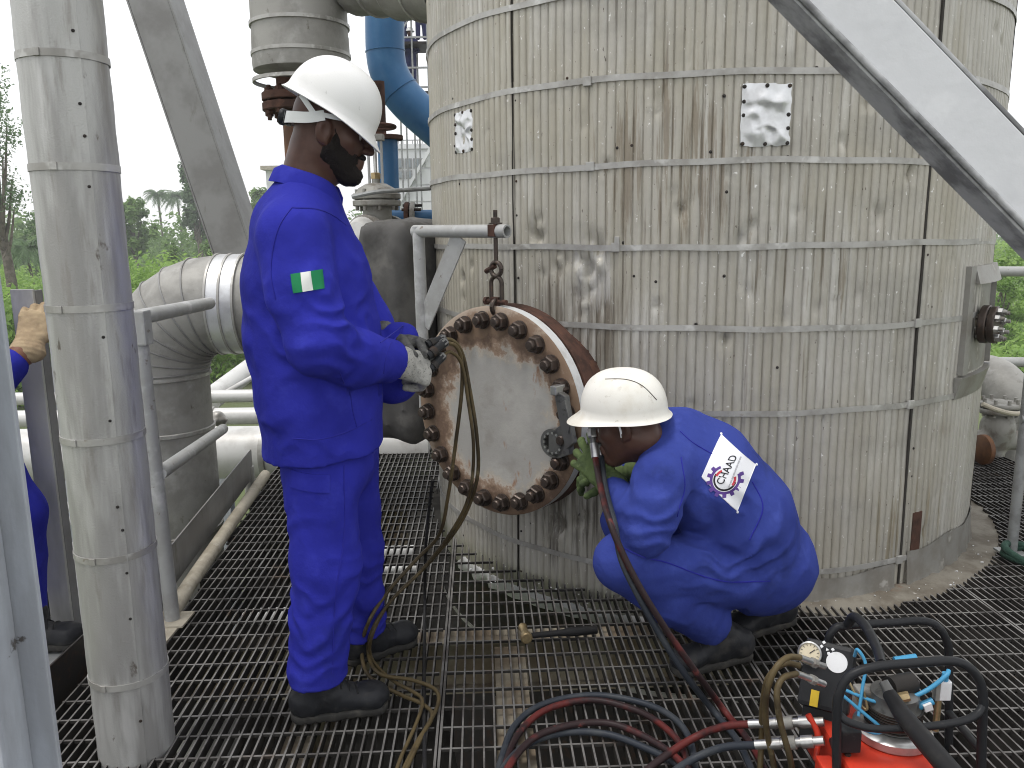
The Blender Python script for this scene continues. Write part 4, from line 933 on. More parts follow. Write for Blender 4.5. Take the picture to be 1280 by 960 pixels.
# small grey lump of tape on the handrail stub end lies on the pipe
s = SDF(at(272, 522, 4.9)-.12, at(272, 522, 4.9)+.12, .01); s.ell(at(270, 524, 4.9), (.07,.05,.05), None).disp(lambda P: .02*fbm(P*22, 2)); tag(s.build('rag_bundle', M['strap']), 'crumpled grey wrapping on the thick white pipe', 'wrapping')

# ------------------------------------------------------------------ handrails
hr = thing('handrail', (-1.27, 2.79, 0), 'scuffed grey handrail post with two short rail stubs beside the clad pipe', 'handrail')
top = at(172, 397, 2.80); base = V(-1.262, 2.80, .0)
MB().tube([top+V(0,0,-.02), V(base[0], 2.80, .0)], .0265, 18).build('post', M['white_steel'], hr, 50)
MB().obox(top+V(.004,0,-.035), V(.031,0,0), V(0,.031,0), V(0,0,.060)).build('corner_block', M['white_steel'], hr, None, .006)
e1 = at(262, 379, 3.75)
MB().tube([top+V(.0,0,.0), e1-unit(e1-top)*.012, e1, e1+unit(e1-top)*.012], [.0275,.0275,.0265,.018], 18).build('top_rail', M['white_steel'], hr, 50)
m0 = at(199, 592, 2.80); e2 = at(279, 536, 3.95)
MB().tube([m0, e2-unit(e2-m0)*.012, e2, e2+unit(e2-m0)*.012], [.0255,.0255,.0245,.017], 18).build('mid_rail', M['white_steel'], hr, 50)
MB().obox(V(base[0], 2.80, .012), V(.06,0,0), V(0,.06,0), V(0,0,.004)).build('base_plate', M['kerb'], hr, None, .001)
sp = thing('flat_stanchion', at(22, 900, 2.75), 'flat grey stanchion with square top where the tan glove grips', 'stanchion')
t0 = at(12, 362, 2.75); t1 = at(36, 362, 2.75); wx = t1[0]-t0[0]
MB().box((t0[0], 2.75, -.5), (t1[0]+.012, 2.762, t0[2])).build('face_plate', M['alu'], sp, None, .002)
MB().box((t0[0], 2.764, -.5), (t0[0]+.008, 2.81, t0[2]-.004)).build('side_plate', M['beam'], sp, None, .002)
MB().box((t1[0]+.004, 2.764, -.5), (t1[0]+.012, 2.81, t0[2]-.004)).build('side_plate', M['beam'], sp, None, .002)
# right handrail
rr = thing('handrail', (2.17, 3.36, 0), 'grey tubular handrail post with rails at the right edge', 'handrail')
pb = atz(1264, 692); ptop = V(pb[0], pb[1], 1.13)
MB().tube([ptop, pb], .0215, 16).build('post', M['galv'], rr, 50)
for z in (1.12, .60): MB().tube([V(pb[0]-.02, pb[1], z), V(pb[0]+1.8, pb[1]-.35, z)], .0205, 14).build('rail', M['galv'], rr, 50)
MB().obox(pb+V(0,0,.005), V(.05,0,0), V(0,.05,0), V(0,0,.005)).build('base_plate', M['galv'], rr, None, .001)
fr2 = thing('far_handrail', (3.4, 6.0, 0), 'white tubular handrail behind the tank on the right', 'handrail')
za, zb_ = at(1260, 340, 5.9)[2], at(1250, 452, 5.9)[2]
for z, nm in ((za, 'top_rail'), (zb_, 'mid_rail')): MB().tube([V(2.6, 5.9, z+.02), V(5.6, 5.7, z-.02)], .036, 14).build(nm, M['white_steel'], fr2, 50)
for x in (2.75, 4.6): MB().tube([V(x, 5.9, za), V(x, 5.9, -.02)], .032, 14).build('post', M['white_steel'], fr2, 50)
kp = tag(MB().tube([at(1205, 606, 4.45), at(1225, 618, 4.35), at(1300, 624, 4.2)], .020, 12).build('kick_pipe', M['galv']), 'grey pipe lying low above the grating right of the tank', 'pipe')
# white elbow and valve beyond the grating on the right
we = thing('white_elbow', at(1240, 520, 5.4), 'white lagged pipe elbow beyond the grating on the right', 'pipe')
MB().tube(spline([at(1180, 470, 5.9), at(1225, 468, 5.5), at(1250, 478, 5.3), at(1262, 500, 5.2), at(1266, 540, 5.2), at(1266, 640, 5.2)], 8), .14, 24).build('pipe_wall', M['duct'], we, 60)
rv = thing('small_valve', at(1248, 560, 4.9), 'small grey bolted valve body beside the right handrail post', 'valve')
c = at(1247, 535, 4.9)
s = SDF(c-V(.2,.2,.25), c+V(.2,.2,.25), .012); s.ell(c, (.10,.10,.12)).cap(c-V(.0,0,.16), c+V(0,0,.12), .055, .065, .03).cap(c-V(.12,0,.08), c+V(.14,0,-.08), .06, .06, .03)
s.build('body', M['valve'], rv)
for z in (.10, .135): MB().lathe(c+V(0,0,z), (0,0,1), [(.0,0),(.115,0),(.118,.004),(.118,.024),(.115,.028),(0,.028)], 24).build('flange', M['valve'], rv, 40)
for k in range(8): a = k*math.pi/4; p = c+V(.095*math.cos(a), .095*math.sin(a), .08); MB().cyl(p, p+V(0,0,.11), .011, 8).build('bolt', M['valve'], rv, 50)
tag(MB().tube(spline([at(1228, 505, 4.6), at(1245, 512, 4.6), at(1268, 517, 4.7), at(1300, 515, 4.8)], 5), .014, 8).build('tracing_pipe', M['kerb']), 'thin bent beige pipe above the small valve', 'pipe')
tag(MB().lathe(at(1226, 562, 4.7), (1,.1,0), [(.0,0),(.085,0),(.09,.004),(.09,.03),(0,.034)], 24).build('loose_flange', M['brown_pipe'], None, 40), 'brown flange disc between the tank and the small valve', 'flange')
# green rope coil
rc = spline([V(2.19+.11*math.cos(a)*(1+.1*math.sin(a*3)), 3.20+.16*math.sin(a), .02+.018*(a/6.28)+.01*math.sin(a*2.3)) for a in np.linspace(.5, .5+4*math.pi, 26)], 4)
M['rope'] = mat('dark_green_rope', (.022,.055,.040), .85, 0, [((.05,.10,.08), 60, .5, .7, .7, 3)], [((300,300,300), .8, .003)])
tag(MB().tube(rc, .0155, 8).build('rope_coil', M['rope'], None, 60), 'dark green rope coiled at the foot of the right handrail post', 'rope')
# ------------------------------------------------------------------ vegetation, far buildings
def leafmat(name, c1, c2, c3):
    Mt = mat(name, c1, .6, 0, [(c2, .5, .42, .6, .9, 4), (c3, 1.7, .55, .7, .8, 4)], spec=.25)
    t = Mt.node_tree; b = t.nodes['Principled BSDF']; o = [n for n in t.nodes if n.type == 'OUTPUT_MATERIAL'][0]
    tr = t.nodes.new('ShaderNodeBsdfTranslucent'); t.links.new(b.inputs['Base Color'].links[0].from_socket, tr.inputs['Color'])
    mx = t.nodes.new('ShaderNodeMixShader'); mx.inputs[0].default_value = .5
    t.links.new(b.outputs[0], mx.inputs[1]); t.links.new(tr.outputs[0], mx.inputs[2]); t.links.new(mx.outputs[0], o.inputs['Surface']); return Mt
M['leaf'] = leafmat('broad_leaf_green', (.19,.30,.095), (.12,.21,.065), (.26,.37,.13))
M['leaf_bright'] = leafmat('bright_scrub_green', (.28,.43,.11), (.19,.32,.08), (.36,.50,.17))
M['leaf_dark'] = leafmat('dark_palm_green', (.15,.23,.115), (.105,.17,.085), (.20,.29,.14))
M['bark'] = mat('grey_bark', (.16,.14,.115), .9, 0, [((.08,.07,.055), 4, .42, .6, .8, 4)], [((12,12,4), .6, .03)])
R2 = np.random.RandomState(11)
def leaves(C, n_each, spread, size, seed=0, flat=.5):
    """quads (slightly folded leaf clumps) scattered round centres C"""
    rr = np.random.RandomState(seed); C = np.repeat(np.asarray(C, float), n_each, 0); N = len(C)
    d = rr.normal(size=(N, 3)); d /= np.linalg.norm(d, axis=1)[:, None]; sp = np.asarray(spread, float)
    p = C+d*(rr.rand(N, 1)**.45)*sp
    nrm = d*.6+rr.normal(size=(N, 3))*.5+V(0,0,flat); nrm /= np.linalg.norm(nrm, axis=1)[:, None]
    a = np.cross(nrm, rr.normal(size=(N, 3))); a /= np.linalg.norm(a, axis=1)[:, None]; b = np.cross(nrm, a)
    s = size*(.5+rr.rand(N, 1)); a *= s; b *= s*.55
    v = np.stack([p-a, p+b*.9+nrm*s*.12, p+a, p-b*.9+nrm*s*.12], 1).reshape(-1, 3)
    return v, N
def leaf_mesh(name, v, N, mt, parent=None):
    me = bpy.data.meshes.new(name); me.vertices.add(len(v)); me.vertices.foreach_set('co', v.astype(np.float32).ravel())
    me.loops.add(4*N); me.loops.foreach_set('vertex_index', np.arange(4*N, dtype=np.int32)); me.polygons.add(N); me.polygons.foreach_set('loop_start', np.arange(0, 4*N, 4, dtype=np.int32))
    me.update(calc_edges=True); return link(name, me, mt, parent)
def far(px, D): d = ray(px, 292); return CAM[:2]+d[:2]/np.linalg.norm(d[:2])*D
def zat(py, D): return CAMH+(292-py)/FPX*D*1.0
def broad_tree(px, D, ytop, wpx, label, mt='leaf', trunk_frac=.45, n=34, seed=1, size=None, group='trees beyond the platform', lobes=14):
    x, y = far(px, D); H = zat(ytop, D)-GZ; Wd = wpx/FPX*D/2; t = thing('broadleaf_tree', (x, y, GZ), label, 'tree', group); rr = np.random.RandomState(seed)
    tm = MB(); top = V(x+rr.uniform(-.3,.3), y, GZ+H*.8); tr_ = spline([V(x, y, GZ-.2), V(x+.2, y, GZ+H*.3), V(x-.1, y+.2, GZ+H*.55), top], 4)
    tm.tube(tr_, list(np.linspace(H*.022, H*.006, len(tr_))), 7); C = []
    for k in range(lobes):
        a = k*2.4; h = trunk_frac+(1-trunk_frac)*(k+.5)/lobes; q = math.sin(math.pi*min(1, .25+.75*(h-trunk_frac)/(1-trunk_frac)))**.7*rr.uniform(.55, 1.0)
        c = V(x+math.cos(a)*Wd*q*.75, y+math.sin(a)*Wd*q*.75, GZ+H*(h*.93)); C.append(c)
        s0 = V(x, y, GZ+H*(trunk_frac*.7+.4*(h-trunk_frac))); tm.tube(spline([s0, (s0+c)/2+V(0,0,-.03*H), c], 3), list(np.linspace(H*.008, H*.002, 7)), 5)
    tm.build('trunk', M['bark'], t, 60)
    sub = []
    for c in C:
        for q in range(5): sub.append(c+rr.normal(size=3)*V(Wd*.28, Wd*.28, H*.045))
    v, N = leaves(sub, int(n*2.3), (Wd*.24, Wd*.24, H*.05), (size or D*.0042)*.62, seed); leaf_mesh('crown', v, N, M[mt], t); return t
def palm(px, D, ytop, wpx, label, seed=1, nf=40):
    x, y = far(px, D); H = zat(ytop, D)-GZ; L = wpx/FPX*D/2*1.15; t = thing('palm_tree', (x, y, GZ), label, 'tree', 'palms on the skyline'); rr = np.random.RandomState(seed)
    hz_ = GZ+H-L*.45
    MB().tube([V(x, y, GZ), V(x+.3, y, GZ+H*.5), V(x, y, hz_)], [H*.016, H*.012, H*.010], 7).build('trunk', M['bark'], t, 60)
    m_ = MB()
    for k in range(nf):
        a = k*2.399; el_ = rr.uniform(-.15, 1.1); pts_ = []
        for q in np.linspace(0, 1, 7): r_ = L*q*math.cos(el_*(1-.4*q)); pts_.append(V(x+math.cos(a)*r_, y+math.sin(a)*r_, hz_+L*(math.sin(el_)*q-.75*q*q*(.6+.4*math.cos(el_)))+.02))
        side = V(-math.sin(a), math.cos(a), 0)
        for i in range(6):
            p, q = pts_[i], pts_[i+1]; w = L*.26*(1-.12*i)
            for u in (.0, .33, .66):
                b = p+(q-p)*u
                for sg in (-1, 1):
                    tip = b+side*sg*w+(q-p)*.9-V(0,0,w*.55); m_.add([b, b+(q-p)*.25, tip+(q-p)*.12, tip], [(0,1,2,3)])
        m_.tube(pts_, L*.012, 4)
    m_.build('crown', M['leaf_dark'], t, None)
palm(201, 150, 238, 27, 'hazy palm on the skyline, left one of the close pair', 3)
palm(225, 158, 239, 30, 'hazy palm on the skyline, right one of the close pair', 5)
palm(30, 62, 288, 56, 'low palm clump left of the clad pipe', 8, 34)
broad_tree(166, 105, 246, 46, 'loose-crowned tree with pale bare trunk right of the clad pipe', 'leaf', .55, 22, 2)
broad_tree(247, 118, 188, 30, 'tall dark feathery tree behind the diagonal brace', 'leaf_dark', .45, 22, 4, lobes=18)
broad_tree(2, 46, 118, 74, 'tall dark tree half hidden by the clad pipe top left', 'leaf_dark', .60, 26, 6, .13, lobes=12)
broad_tree(328, 125, 232, 50, 'green tree between the brace and the standing man\'s back', 'leaf', .3, 24, 7)
broad_tree(214, 78, 292, 18, 'slender young tree in the scrub left of the brace', 'leaf', .35, 16, 8, .22, lobes=9)
broad_tree(258, 84, 286, 20, 'slender young tree just left of the brace foot', 'leaf', .3, 16, 9, .22, lobes=9)
broad_tree(60, 120, 262, 60, 'rounded hazy tree behind the clad pipe', 'leaf', .25, 24, 12)
broad_tree(270, 135, 256, 44, 'hazy green tree behind the brace foot', 'leaf', .25, 24, 13)
broad_tree(1262, 46, 318, 60, 'leafy green tree right of the tank under the beam', 'leaf_bright', .25, 30, 14, .16)
# the far wood and the scrub read as one mass each
C = []; rr = np.random.RandomState(21)
for k in range(620):
    px = rr.uniform(-500, 1780) if k < 420 else rr.uniform(-120, 380); D = rr.uniform(170, 250) if k < 420 else rr.uniform(125, 190); x, y = far(px, D); C.append((x, y, GZ+2.5+rr.uniform(0, 9)*rr.rand()))
v, N = leaves(C, 150, (4.5, 4.5, 2.8), .42, 22); tag(leaf_mesh('far_wood', v, N, M['leaf']), 'hazy green wood along the skyline', 'wood', kind='stuff')
C = []
for k in range(3600):
    px = rr.uniform(-160, 380) if k < 2900 else rr.uniform(1180, 1420); D = 40+170*rr.rand()**1.8; x, y = far(px, D)
    n = float(fbm(np.array([x*.07, y*.07, 0.], np.float32), 2)); C.append((x, y, GZ+.7+max(0, 2.6+3.2*n)*rr.rand()))
C = np.array(C); Dd = np.hypot(C[:, 0], C[:, 1])
for lo, hi, sz, ne in ((0, 75, .15, 64), (75, 130, .20, 52), (130, 400, .32, 40)):
    q = C[(Dd >= lo) & (Dd < hi)]
    v, N = leaves(q, ne, (1.5+lo*.004, 1.5+lo*.004, .8), sz, 30+lo); 
    o = leaf_mesh('scrub', v, N, M['leaf_bright']); tag(o, {0: 'bright green scrub nearest the platform', 75: 'bright green scrub in the middle distance', 130: 'pale green scrub below the far wood'}[lo], 'scrub', kind='stuff')

# white buildings between the man and the tank
M['wallw'] = mat('white_sheet_wall', (.66,.67,.68), .6, 0, [((.50,.51,.53), .6, .45, .65, .6, 4)])
M['pane'] = mat('dull_window_pane', (.24,.27,.29), .15)
BD = 40.0
def bx_(px0, px1, py0, py1, D): 
    a, b = far(px0, D), far(px1, D); return a[0], b[0], zat(py1, D), zat(py0, D)
bA = thing('process_building', (*far(520, BD+4), GZ), 'flat-roofed white plant building behind the blue riser', 'building')
x0, x1, z0, z1 = bx_(486, 640, 192, 300, BD+4)
MB().box((x0, BD+4, GZ), (x1, BD+12, z1)).build('wall', M['wallw'], bA, None); MB().box((x0-.15, BD+3.85, z1+.003), (x1+.15, BD+12.1, z1+.25)).build('roof', M['wallw'], bA, None)
for px0, px1, py0, py1 in [(499,507,203,215),(509,517,203,215),(519,527,203,215),(499,507,217,227),(509,517,217,227),(529,536,203,215)]:
    a0_, a1_, c0, c1 = bx_(px0, px1, py0, py1, BD+4); w_ = MB().box((a0_, BD+3.93, c0), (a1_, BD+3.99, c1)).build('window_frame', M['galv'], bA, None); MB().box((a0_+.06, BD+3.90, c0+.06), (a1_-.06, BD+3.925, c1-.06)).build('pane', M['pane'], w_, None)
rl = MB()
for px in range(488, 540, 6): q = bx_(px, px+1, 182, 190, BD+4); rl.box((q[0], BD+4.1, q[2]), (q[0]+.04, BD+4.14, q[3]))
q = bx_(488, 545, 182, 183, BD+4); rl.box((q[0], BD+4.1, q[3]), (q[1], BD+4.15, q[3]+.05)); rl.build('roof_railing', M['galv'], bA, None)
bB = thing('gabled_shed', (*far(545, BD-6), GZ), 'white boarded shed with sloping roof edge behind the tank', 'building')
D_ = BD-6; a0_ = bx_(494, 620, 180, 300, D_); pk = bx_(548, 560, 186, 300, D_); ev = zat(268, D_)
MB().prism([(a0_[0], D_, GZ), (a0_[0], D_, ev), (pk[0], D_, pk[3]), (2*pk[0]-a0_[0], D_, ev), (2*pk[0]-a0_[0], D_, GZ)], (0, 6, 0)).build('wall', M['wallw'], bB, None)
sl_ = unit(V(pk[0]-a0_[0], 0, pk[3]-ev)); 
MB().prism([V(a0_[0], D_-.3, ev)-sl_*.5, V(pk[0], D_-.3, pk[3]+.02), V(pk[0], D_-.3, pk[3]+.24), V(a0_[0], D_-.3, ev+.22)-sl_*.5], (0, 6.6, 0)).build('roof', M['wallw'], bB, None)
zz2 = GZ+.1
while zz2 < pk[3]-.3:
    f_ = max(0, (zz2-ev)/(pk[3]-ev)); xl = a0_[0]+(pk[0]-a0_[0])*f_+.15
    MB().box((xl, D_-.05, zz2), (2*pk[0]-xl, D_-.012, zz2+.60)).build('siding_board', M['wallw'], bB, None); zz2 += .66
sm_ = thing('small_block_house', (*far(340, 90), GZ), 'tiny pale block building behind the standing man\'s shoulder', 'building')
q = bx_(334, 352, 217, 300, 90); MB().box((q[0], 90*.97, GZ), (q[1], 92, q[3])).build('wall', M['wallw'], sm_, None); MB().box((q[0]-.3, 86.5, q[3]+.003), (q[1]+.3, 92.3, q[3]+.4)).build('roof', M['kerb'], sm_, None)

# scaffold tower far behind, with people
SD = 26.0
sf = thing('scaffold_tower', (*far(522, SD), GZ), 'distant scaffold tower with walkways behind the blue pipe', 'scaffold')
sx = [far(p, SD)[0] for p in (505, 522, 541)]
for x in sx:
    for y in (SD, SD+1.4): MB().tube([V(x, y, GZ), V(x, y, zat(-40, SD))], .03, 6).build('standard', M['galv'], sf, 60)
for py in (-5, 32, 66, 100, 122):
    z = zat(py, SD); MB().box((sx[0]-.2, SD-.03, z), (sx[2]+.4, SD+.03, z+.05)).build('ledger', M['galv'], sf, None)
for py in (66, 122, 4): z = zat(py, SD); MB().box((sx[0]-.1, SD+.05, z-.16), (sx[2]+.4, SD+1.3, z-.08)).build('walkway', M['dark'], sf, None)
MB().tube([V(sx[0], SD, zat(66, SD)), V(sx[2], SD, zat(10, SD))], .025, 6).build('diagonal', M['galv'], sf, 60)
M['farcloth'] = mat('far_dark_clothes', (.03,.035,.10), .8)
def tiny_person(px, pyfeet, label):
    x, y = far(px, SD+.7); z = zat(pyfeet, SD+.7)-.075; b = V(x, SD+.7, z); t = thing('person', b, label, 'person', 'people on the distant scaffold')
    s = SDF(b-V(.4,.35,.05), b+V(.4,.35,1.9), .035)
    for sg in (-1, 1): s.cap(b+V(.1*sg,0,.08), b+V(.09*sg,0,.85), .07, .09).cap(b+V(.19*sg,0,1.4), b+V(.25*sg,-.05,1.1), .06, .05).cap(b+V(.25*sg,-.05,1.1), b+V(.17*sg,-.25,1.0), .05, .045)
    s.ecap(b+V(0,0,.85), b+V(0,0,1.4), (.17,.11), (.2,.12), (1,0,0), .05).cap(b+V(0,0,1.4), b+V(0,0,1.55), .06, .06); s.build('coverall', M['farcloth'], t)
    s = SDF(b+V(-.2,-.2,1.45), b+V(.2,.2,1.9), .03); s.ell(b+V(0,0,1.64), (.085,.1,.12)).cap(b+V(0,0,1.5), b+V(0,0,1.6), .05); s.build('head', M['skin'], t)
    MB().lathe(b+V(0,0,1.68), (0,0,1), [(.15,0),(.125,.02),(.11,.08),(.05,.13),(0,.135)], 14).build('hard_hat', M['hat'], t, 60)
tiny_person(510, 66, 'tiny figure standing on the scaffold walkway nearest the blue pipe')
tiny_person(534, 66, 'tiny figure in blue on the scaffold walkway beside the tank edge')
tiny_person(520, 120, 'tiny figure on the lower scaffold walkway')
# ------------------------------------------------------------------ people
def loc(c, F, x, y, z): return np.asarray(c)+F[0]*x+F[1]*y+F[2]*z     # F rows: forward, left, up
def head(par, c, f, u, skin, neck_to, beard=True, h=.0038, detail=True, label=None, extra=None):
    F = frame(f, u); L = lambda x, y, z: loc(c, F, x, y, z); nk = np.asarray(neck_to, float)
    lo = np.minimum(c-.17, nk-.10); hi = np.maximum(c+.17, nk+.10)
    if extra: lo = np.minimum(lo, np.min(extra[0], 0)-.06); hi = np.maximum(hi, np.max(extra[0], 0)+.06)
    s = SDF(lo, hi, h); k = .018
    s.ell(L(-.008,0,.035), (.100,.078,.095), F, k).ell(L(.030,0,-.035), (.066,.062,.088), F, .025)
    s.cap(L(.0,.040,-.055), L(.070,.012,-.102), .030, .024, .02).cap(L(.0,-.040,-.055), L(.070,-.012,-.102), .030, .024, .02)
    s.cap(L(.086,.028,.022), L(.086,-.028,.022), .012, .012, .015)
    s.cap(L(.092,0,.008), L(.116,0,-.026), .0085, .0125, .010).ell(L(.106,.013,-.031), (.011,.009,.008), F, .008).ell(L(.106,-.013,-.031), (.011,.009,.008), F, .008)
    s.cap(L(.060,.044,-.016), L(.072,.030,-.02), .022, .02, .02).cap(L(.060,-.044,-.016), L(.072,-.030,-.02), .022, .02, .02)
    s.cap(L(.098,.016,-.058), L(.098,-.016,-.058), .0085, .0085, .008).cap(L(.096,.014,-.072), L(.096,-.014,-.072), .0095, .0095, .008)
    s.cap(L(.088,.010,-.100), L(.088,-.010,-.100), .016, .016, .015)
    for sg in (1, -1):
        s.ell(L(.094, .032*sg, .002), (.014,.015,.011), F, .01, 's')
        Fe = frame(F[0]*1.0-F[1]*.35*sg, F[2]); s.ell(L(-.010, .081*sg, -.008), (.023,.010,.035), Fe, .005).ell(L(-.004, .092*sg, -.004), (.012,.008,.021), Fe, .003, 's')
        s.cap(L(-.002, .080*sg, -.034), L(.002, .078*sg, -.04), .007, .006, .006)
    s.cap(L(-.025,0,-.05), nk, .062, .070, .03)
    s.cap(L(-.05,.02,-.06), nk+F[0]*-.02, .05, .06, .03)
    if extra:
        P, Rr = extra; s.chain(P, Rr, .03)
    body = s.build('body', M[skin], par, 1)
    for sg in (1, -1):
        MB().lathe(L(.076, .032*sg, .001), F[0], [(.0118*math.cos(a), .0118*math.sin(a)) for a in np.linspace(-1.2, 1.57, 8)], 12).build('eye', M['eye'], body, True)
    if beard:
        b = SDF(c-.17, c+.17, h)
        b.ell(L(.030,0,-.035), (.066,.062,.088), F, .02)
        b.cap(L(.0,.040,-.055), L(.070,.012,-.102), .031, .026, .02).cap(L(.0,-.040,-.055), L(.070,-.012,-.102), .031, .026, .02)
        b.cap(L(.088,.010,-.102), L(.088,-.010,-.102), .018, .018, .015).cap(L(.098,.018,-.049), L(.098,-.018,-.049), .007, .007, .006)
        b.cap(L(.004,.064,.004), L(.006,.058,-.05), .014, .02, .02).cap(L(.004,-.064,.004), L(.006,-.058,-.05), .014, .02, .02)
        b.D -= .0030
        ff, uu, c32 = F[0].astype(np.float32), F[2].astype(np.float32), c.astype(np.float32); ll = F[1].astype(np.float32)
        def region(P):
            q = P-c32; x = q@ff; z = q@uu; y = np.abs(q@ll); n = .004*vnoise(P*60)
            cheek = z-np.interp(x, [-.02, .030, .042, .075, .088, .13], [.012, .012, -.030, -.050, -.042, -.040])-n
            lip = .012-np.sqrt(((z+.065)*1.25)**2+np.maximum(0, .088-x)**2+np.maximum(0, y-.016)**2)
            return np.maximum(np.maximum(cheek, np.interp(z, [-.09, -.05, -.035, .02], [-.012, -.004, .014, .016])-x-n), lip)
        b.op(c-.14, c+.14, region, 0, 'i')
        b.disp(lambda P: .0022*vnoise(P*190)+.0016*vnoise(P*90), .03)
        b.build('beard', M['hair'], par, 0)
    return F, L, body
def hat(par, c, f, u, mt, a=.130, b=.108, h=.135, visor=.050, rear=.010, ridge=0.0, flare=.0):
    F = frame(f, u); nphi, nr = 56, 14; P = []; prof = []
    for j in range(nr+1):
        t = j/nr*math.pi/2; prof.append((math.cos(t)**.85 if t < 1.5707 else 0, math.sin(t)**.92))
    rows = []
    for sc, off in ((1.0, 0.0), (.965, -.006)):
        for i in range(nphi):
            ph = 2*math.pi*i/nphi; cx, cy = math.cos(ph), math.sin(ph)
            w = rear+(visor-rear)*max(0, cx)**1.6+.004*abs(cy); dr = -.004-.020*max(0, cx)**2-.004*max(0,-cx)
            row = [(a*cx*sc+w*cx, b*cy*sc+w*cy*.9, dr+off*.3), (a*cx*sc+w*cx*.45, b*cy*sc+w*cy*.42, dr*.35+off*.3+.002), (a*cx*sc*1.005, b*cy*sc*1.005, .010+off*.3)]
            for j in range(1, nr+1):
                q, z = prof[j]; z2 = .012+(h-.012)*z*(1-.02*(sc < 1)); bump = ridge*math.exp(-(cy*q/.22)**2)*min(1, z*1.5)
                row.append((a*cx*q*sc, b*cy*q*sc, z2+off+bump))
            rows.append(row)
    n = nphi; m_ = nr+3; V3 = [loc(c, F, *p) for r in rows for p in r]; fs = []
    for sh in range(2):
        for i in range(n):
            for j in range(m_-1):
                A, B = (sh*n+i)*m_+j, (sh*n+(i+1) % n)*m_+j; q = (A, B, B+1, A+1); fs.append(q if sh == 0 else q[::-1])
    for i in range(n): A, B = i*m_, ((i+1) % n)*m_; fs.append((B, A, A+n*m_, B+n*m_))
    return MB().add(V3, fs).build('hard_hat', mt, par, 50), F
def hand(par, name, mt, W, x, z, curls, thumb=(.55, .5, -.45), side=1, sc=1.0, h=.0032, cuff=.055, tcurl=.5, spread=.06, cuffr=.041):
    F = frame(x, z); W = np.asarray(W, float); L = lambda a, b, c_: W+(F[0]*a+F[1]*b*side+F[2]*c_)*sc
    s = SDF(W-.155*sc-cuff*.3, W+.155*sc+cuff*.3, h)
    s.ecap(L(.012,0,0), L(.082,0,0), (.016*sc,.036*sc), (.015*sc,.041*sc), F[2], .012)
    s.cap(L(.02,.022,-.008), L(.06,.03,-.010), .018*sc, .016*sc, .012)
    for i, (yo, ln, cu) in enumerate(zip((.032, .0105, -.0105, -.031), (.96, 1.05, 1.0, .82), curls)):
        p = L(.086-.006*abs(i-1), yo, .001); a = 0.0; r = .0118*sc*(1 if i < 3 else .9)
        for q, l_ in enumerate((.043, .028, .021)):
            a += cu*(1.0, 1.15, .75)[q]; d = F[0]*math.cos(a)-F[2]*math.sin(a)+F[1]*side*spread*(1.5-i)*math.cos(a)
            n_ = p+unit(d)*l_*ln*sc; s.cap(p, n_, r, r*.93, .0035 if q or True else .01); p = n_; r *= .95
    d = unit(F[0]*thumb[0]+F[1]*side*thumb[1]+F[2]*thumb[2]); p = L(.022,.030,-.006)
    for q, l_ in enumerate((.040, .032, .026)):
        n_ = p+d*l_*sc; s.cap(p, n_, (.0165-.0022*q)*sc, (.0150-.002*q)*sc, .006); p = n_; d = unit(d+F[0]*tcurl*.45-F[2]*tcurl*.35-F[1]*side*tcurl*.3)
    s.ecap(L(-cuff/sc,0,0), L(.01,0,0), (.034*sc,cuffr*sc), (.024*sc,.033*sc), F[2], .012)
    s.disp(lambda P: .0012*vnoise(P*110)+.0008*np.sin((P@F[0].astype(np.float32))*420)*((P-W.astype(np.float32))@F[0].astype(np.float32) < .0), .02)
    return s.build(name, mt, par, 1)
def boot(par, heel, toe, ankle, z0=.0, h=.0055, pitch=0.0):
    heel, toe = np.asarray(heel, float), np.asarray(toe, float); f = unit(toe-heel); F = frame(f, V(0,0,1) if abs(f[2]) < .05 else unit(np.cross(f, np.cross(V(0,0,1), f)))); Ln = np.linalg.norm(toe-heel)
    L = lambda x, y, z: heel+F[0]*x*Ln+F[1]*y+F[2]*z
    an = np.asarray(ankle, float); lo = np.minimum(np.minimum(heel, toe), an)-.10; hi = np.maximum(np.maximum(heel, toe), an)+.12
    s = SDF(lo, hi, h); 
    s.ecap(L(.14,0,.020), L(.42,0,.020), (.034,.038), (.034,.036), F[2], .01).ecap(L(.42,0,.02), L(.84,.004,.020), (.034,.036), (.034,.048), F[2], .02)
    s.cut(L(0,0,.031), F[2]).cut(L(0,0,.002), -F[2])
    for x in np.linspace(.07, .93, 10):
        if not .36 < x < .46: s.rbox(L(x,0,.0), (.0035,.09,.007), .001, F, .002, 's')
    so_ = s.build('sole', M['sole'], par, 1)
    s = SDF(lo, hi, h)
    s.ecap(L(.16,0,.055), L(.45,0,.062), (.045,.038), (.045,.037), F[2], .02).ecap(L(.45,0,.060), L(.80,.003,.050), (.046,.036), (.034,.046), F[2], .03)
    s.ell(L(.80,.003,.050), (.052,.048,.036), F, .02).cap(L(.20,0,.07), an, .046, .052, .03).cap(L(.36,0,.085), an+F[0]*.02, .034, .045, .03)
    s.cut(L(0,0,.026), -F[2])
    s.disp(lambda P: .0022*fbm(P*38, 2)+.0012*np.sin((P-heel.astype(np.float32))@F[0].astype(np.float32)*130)*(((P-heel.astype(np.float32))@F[0].astype(np.float32) > Ln*.45) & ((P-heel.astype(np.float32))@F[0].astype(np.float32) < Ln*.68)))
    bt = s.build('boot', M['boot'], par, 1)
    bv = bvh_of(bt)
    for i in range(4):
        x = .42+.075*i; m_ = [L(x+.02*abs(q), q*.028, .2) for q in np.linspace(-1, 1, 7)]
        MB().tube(drape(bv, m_, -F[2], .001), .0028, 5).build('lace', M['black'], bt, 60)
    return bt
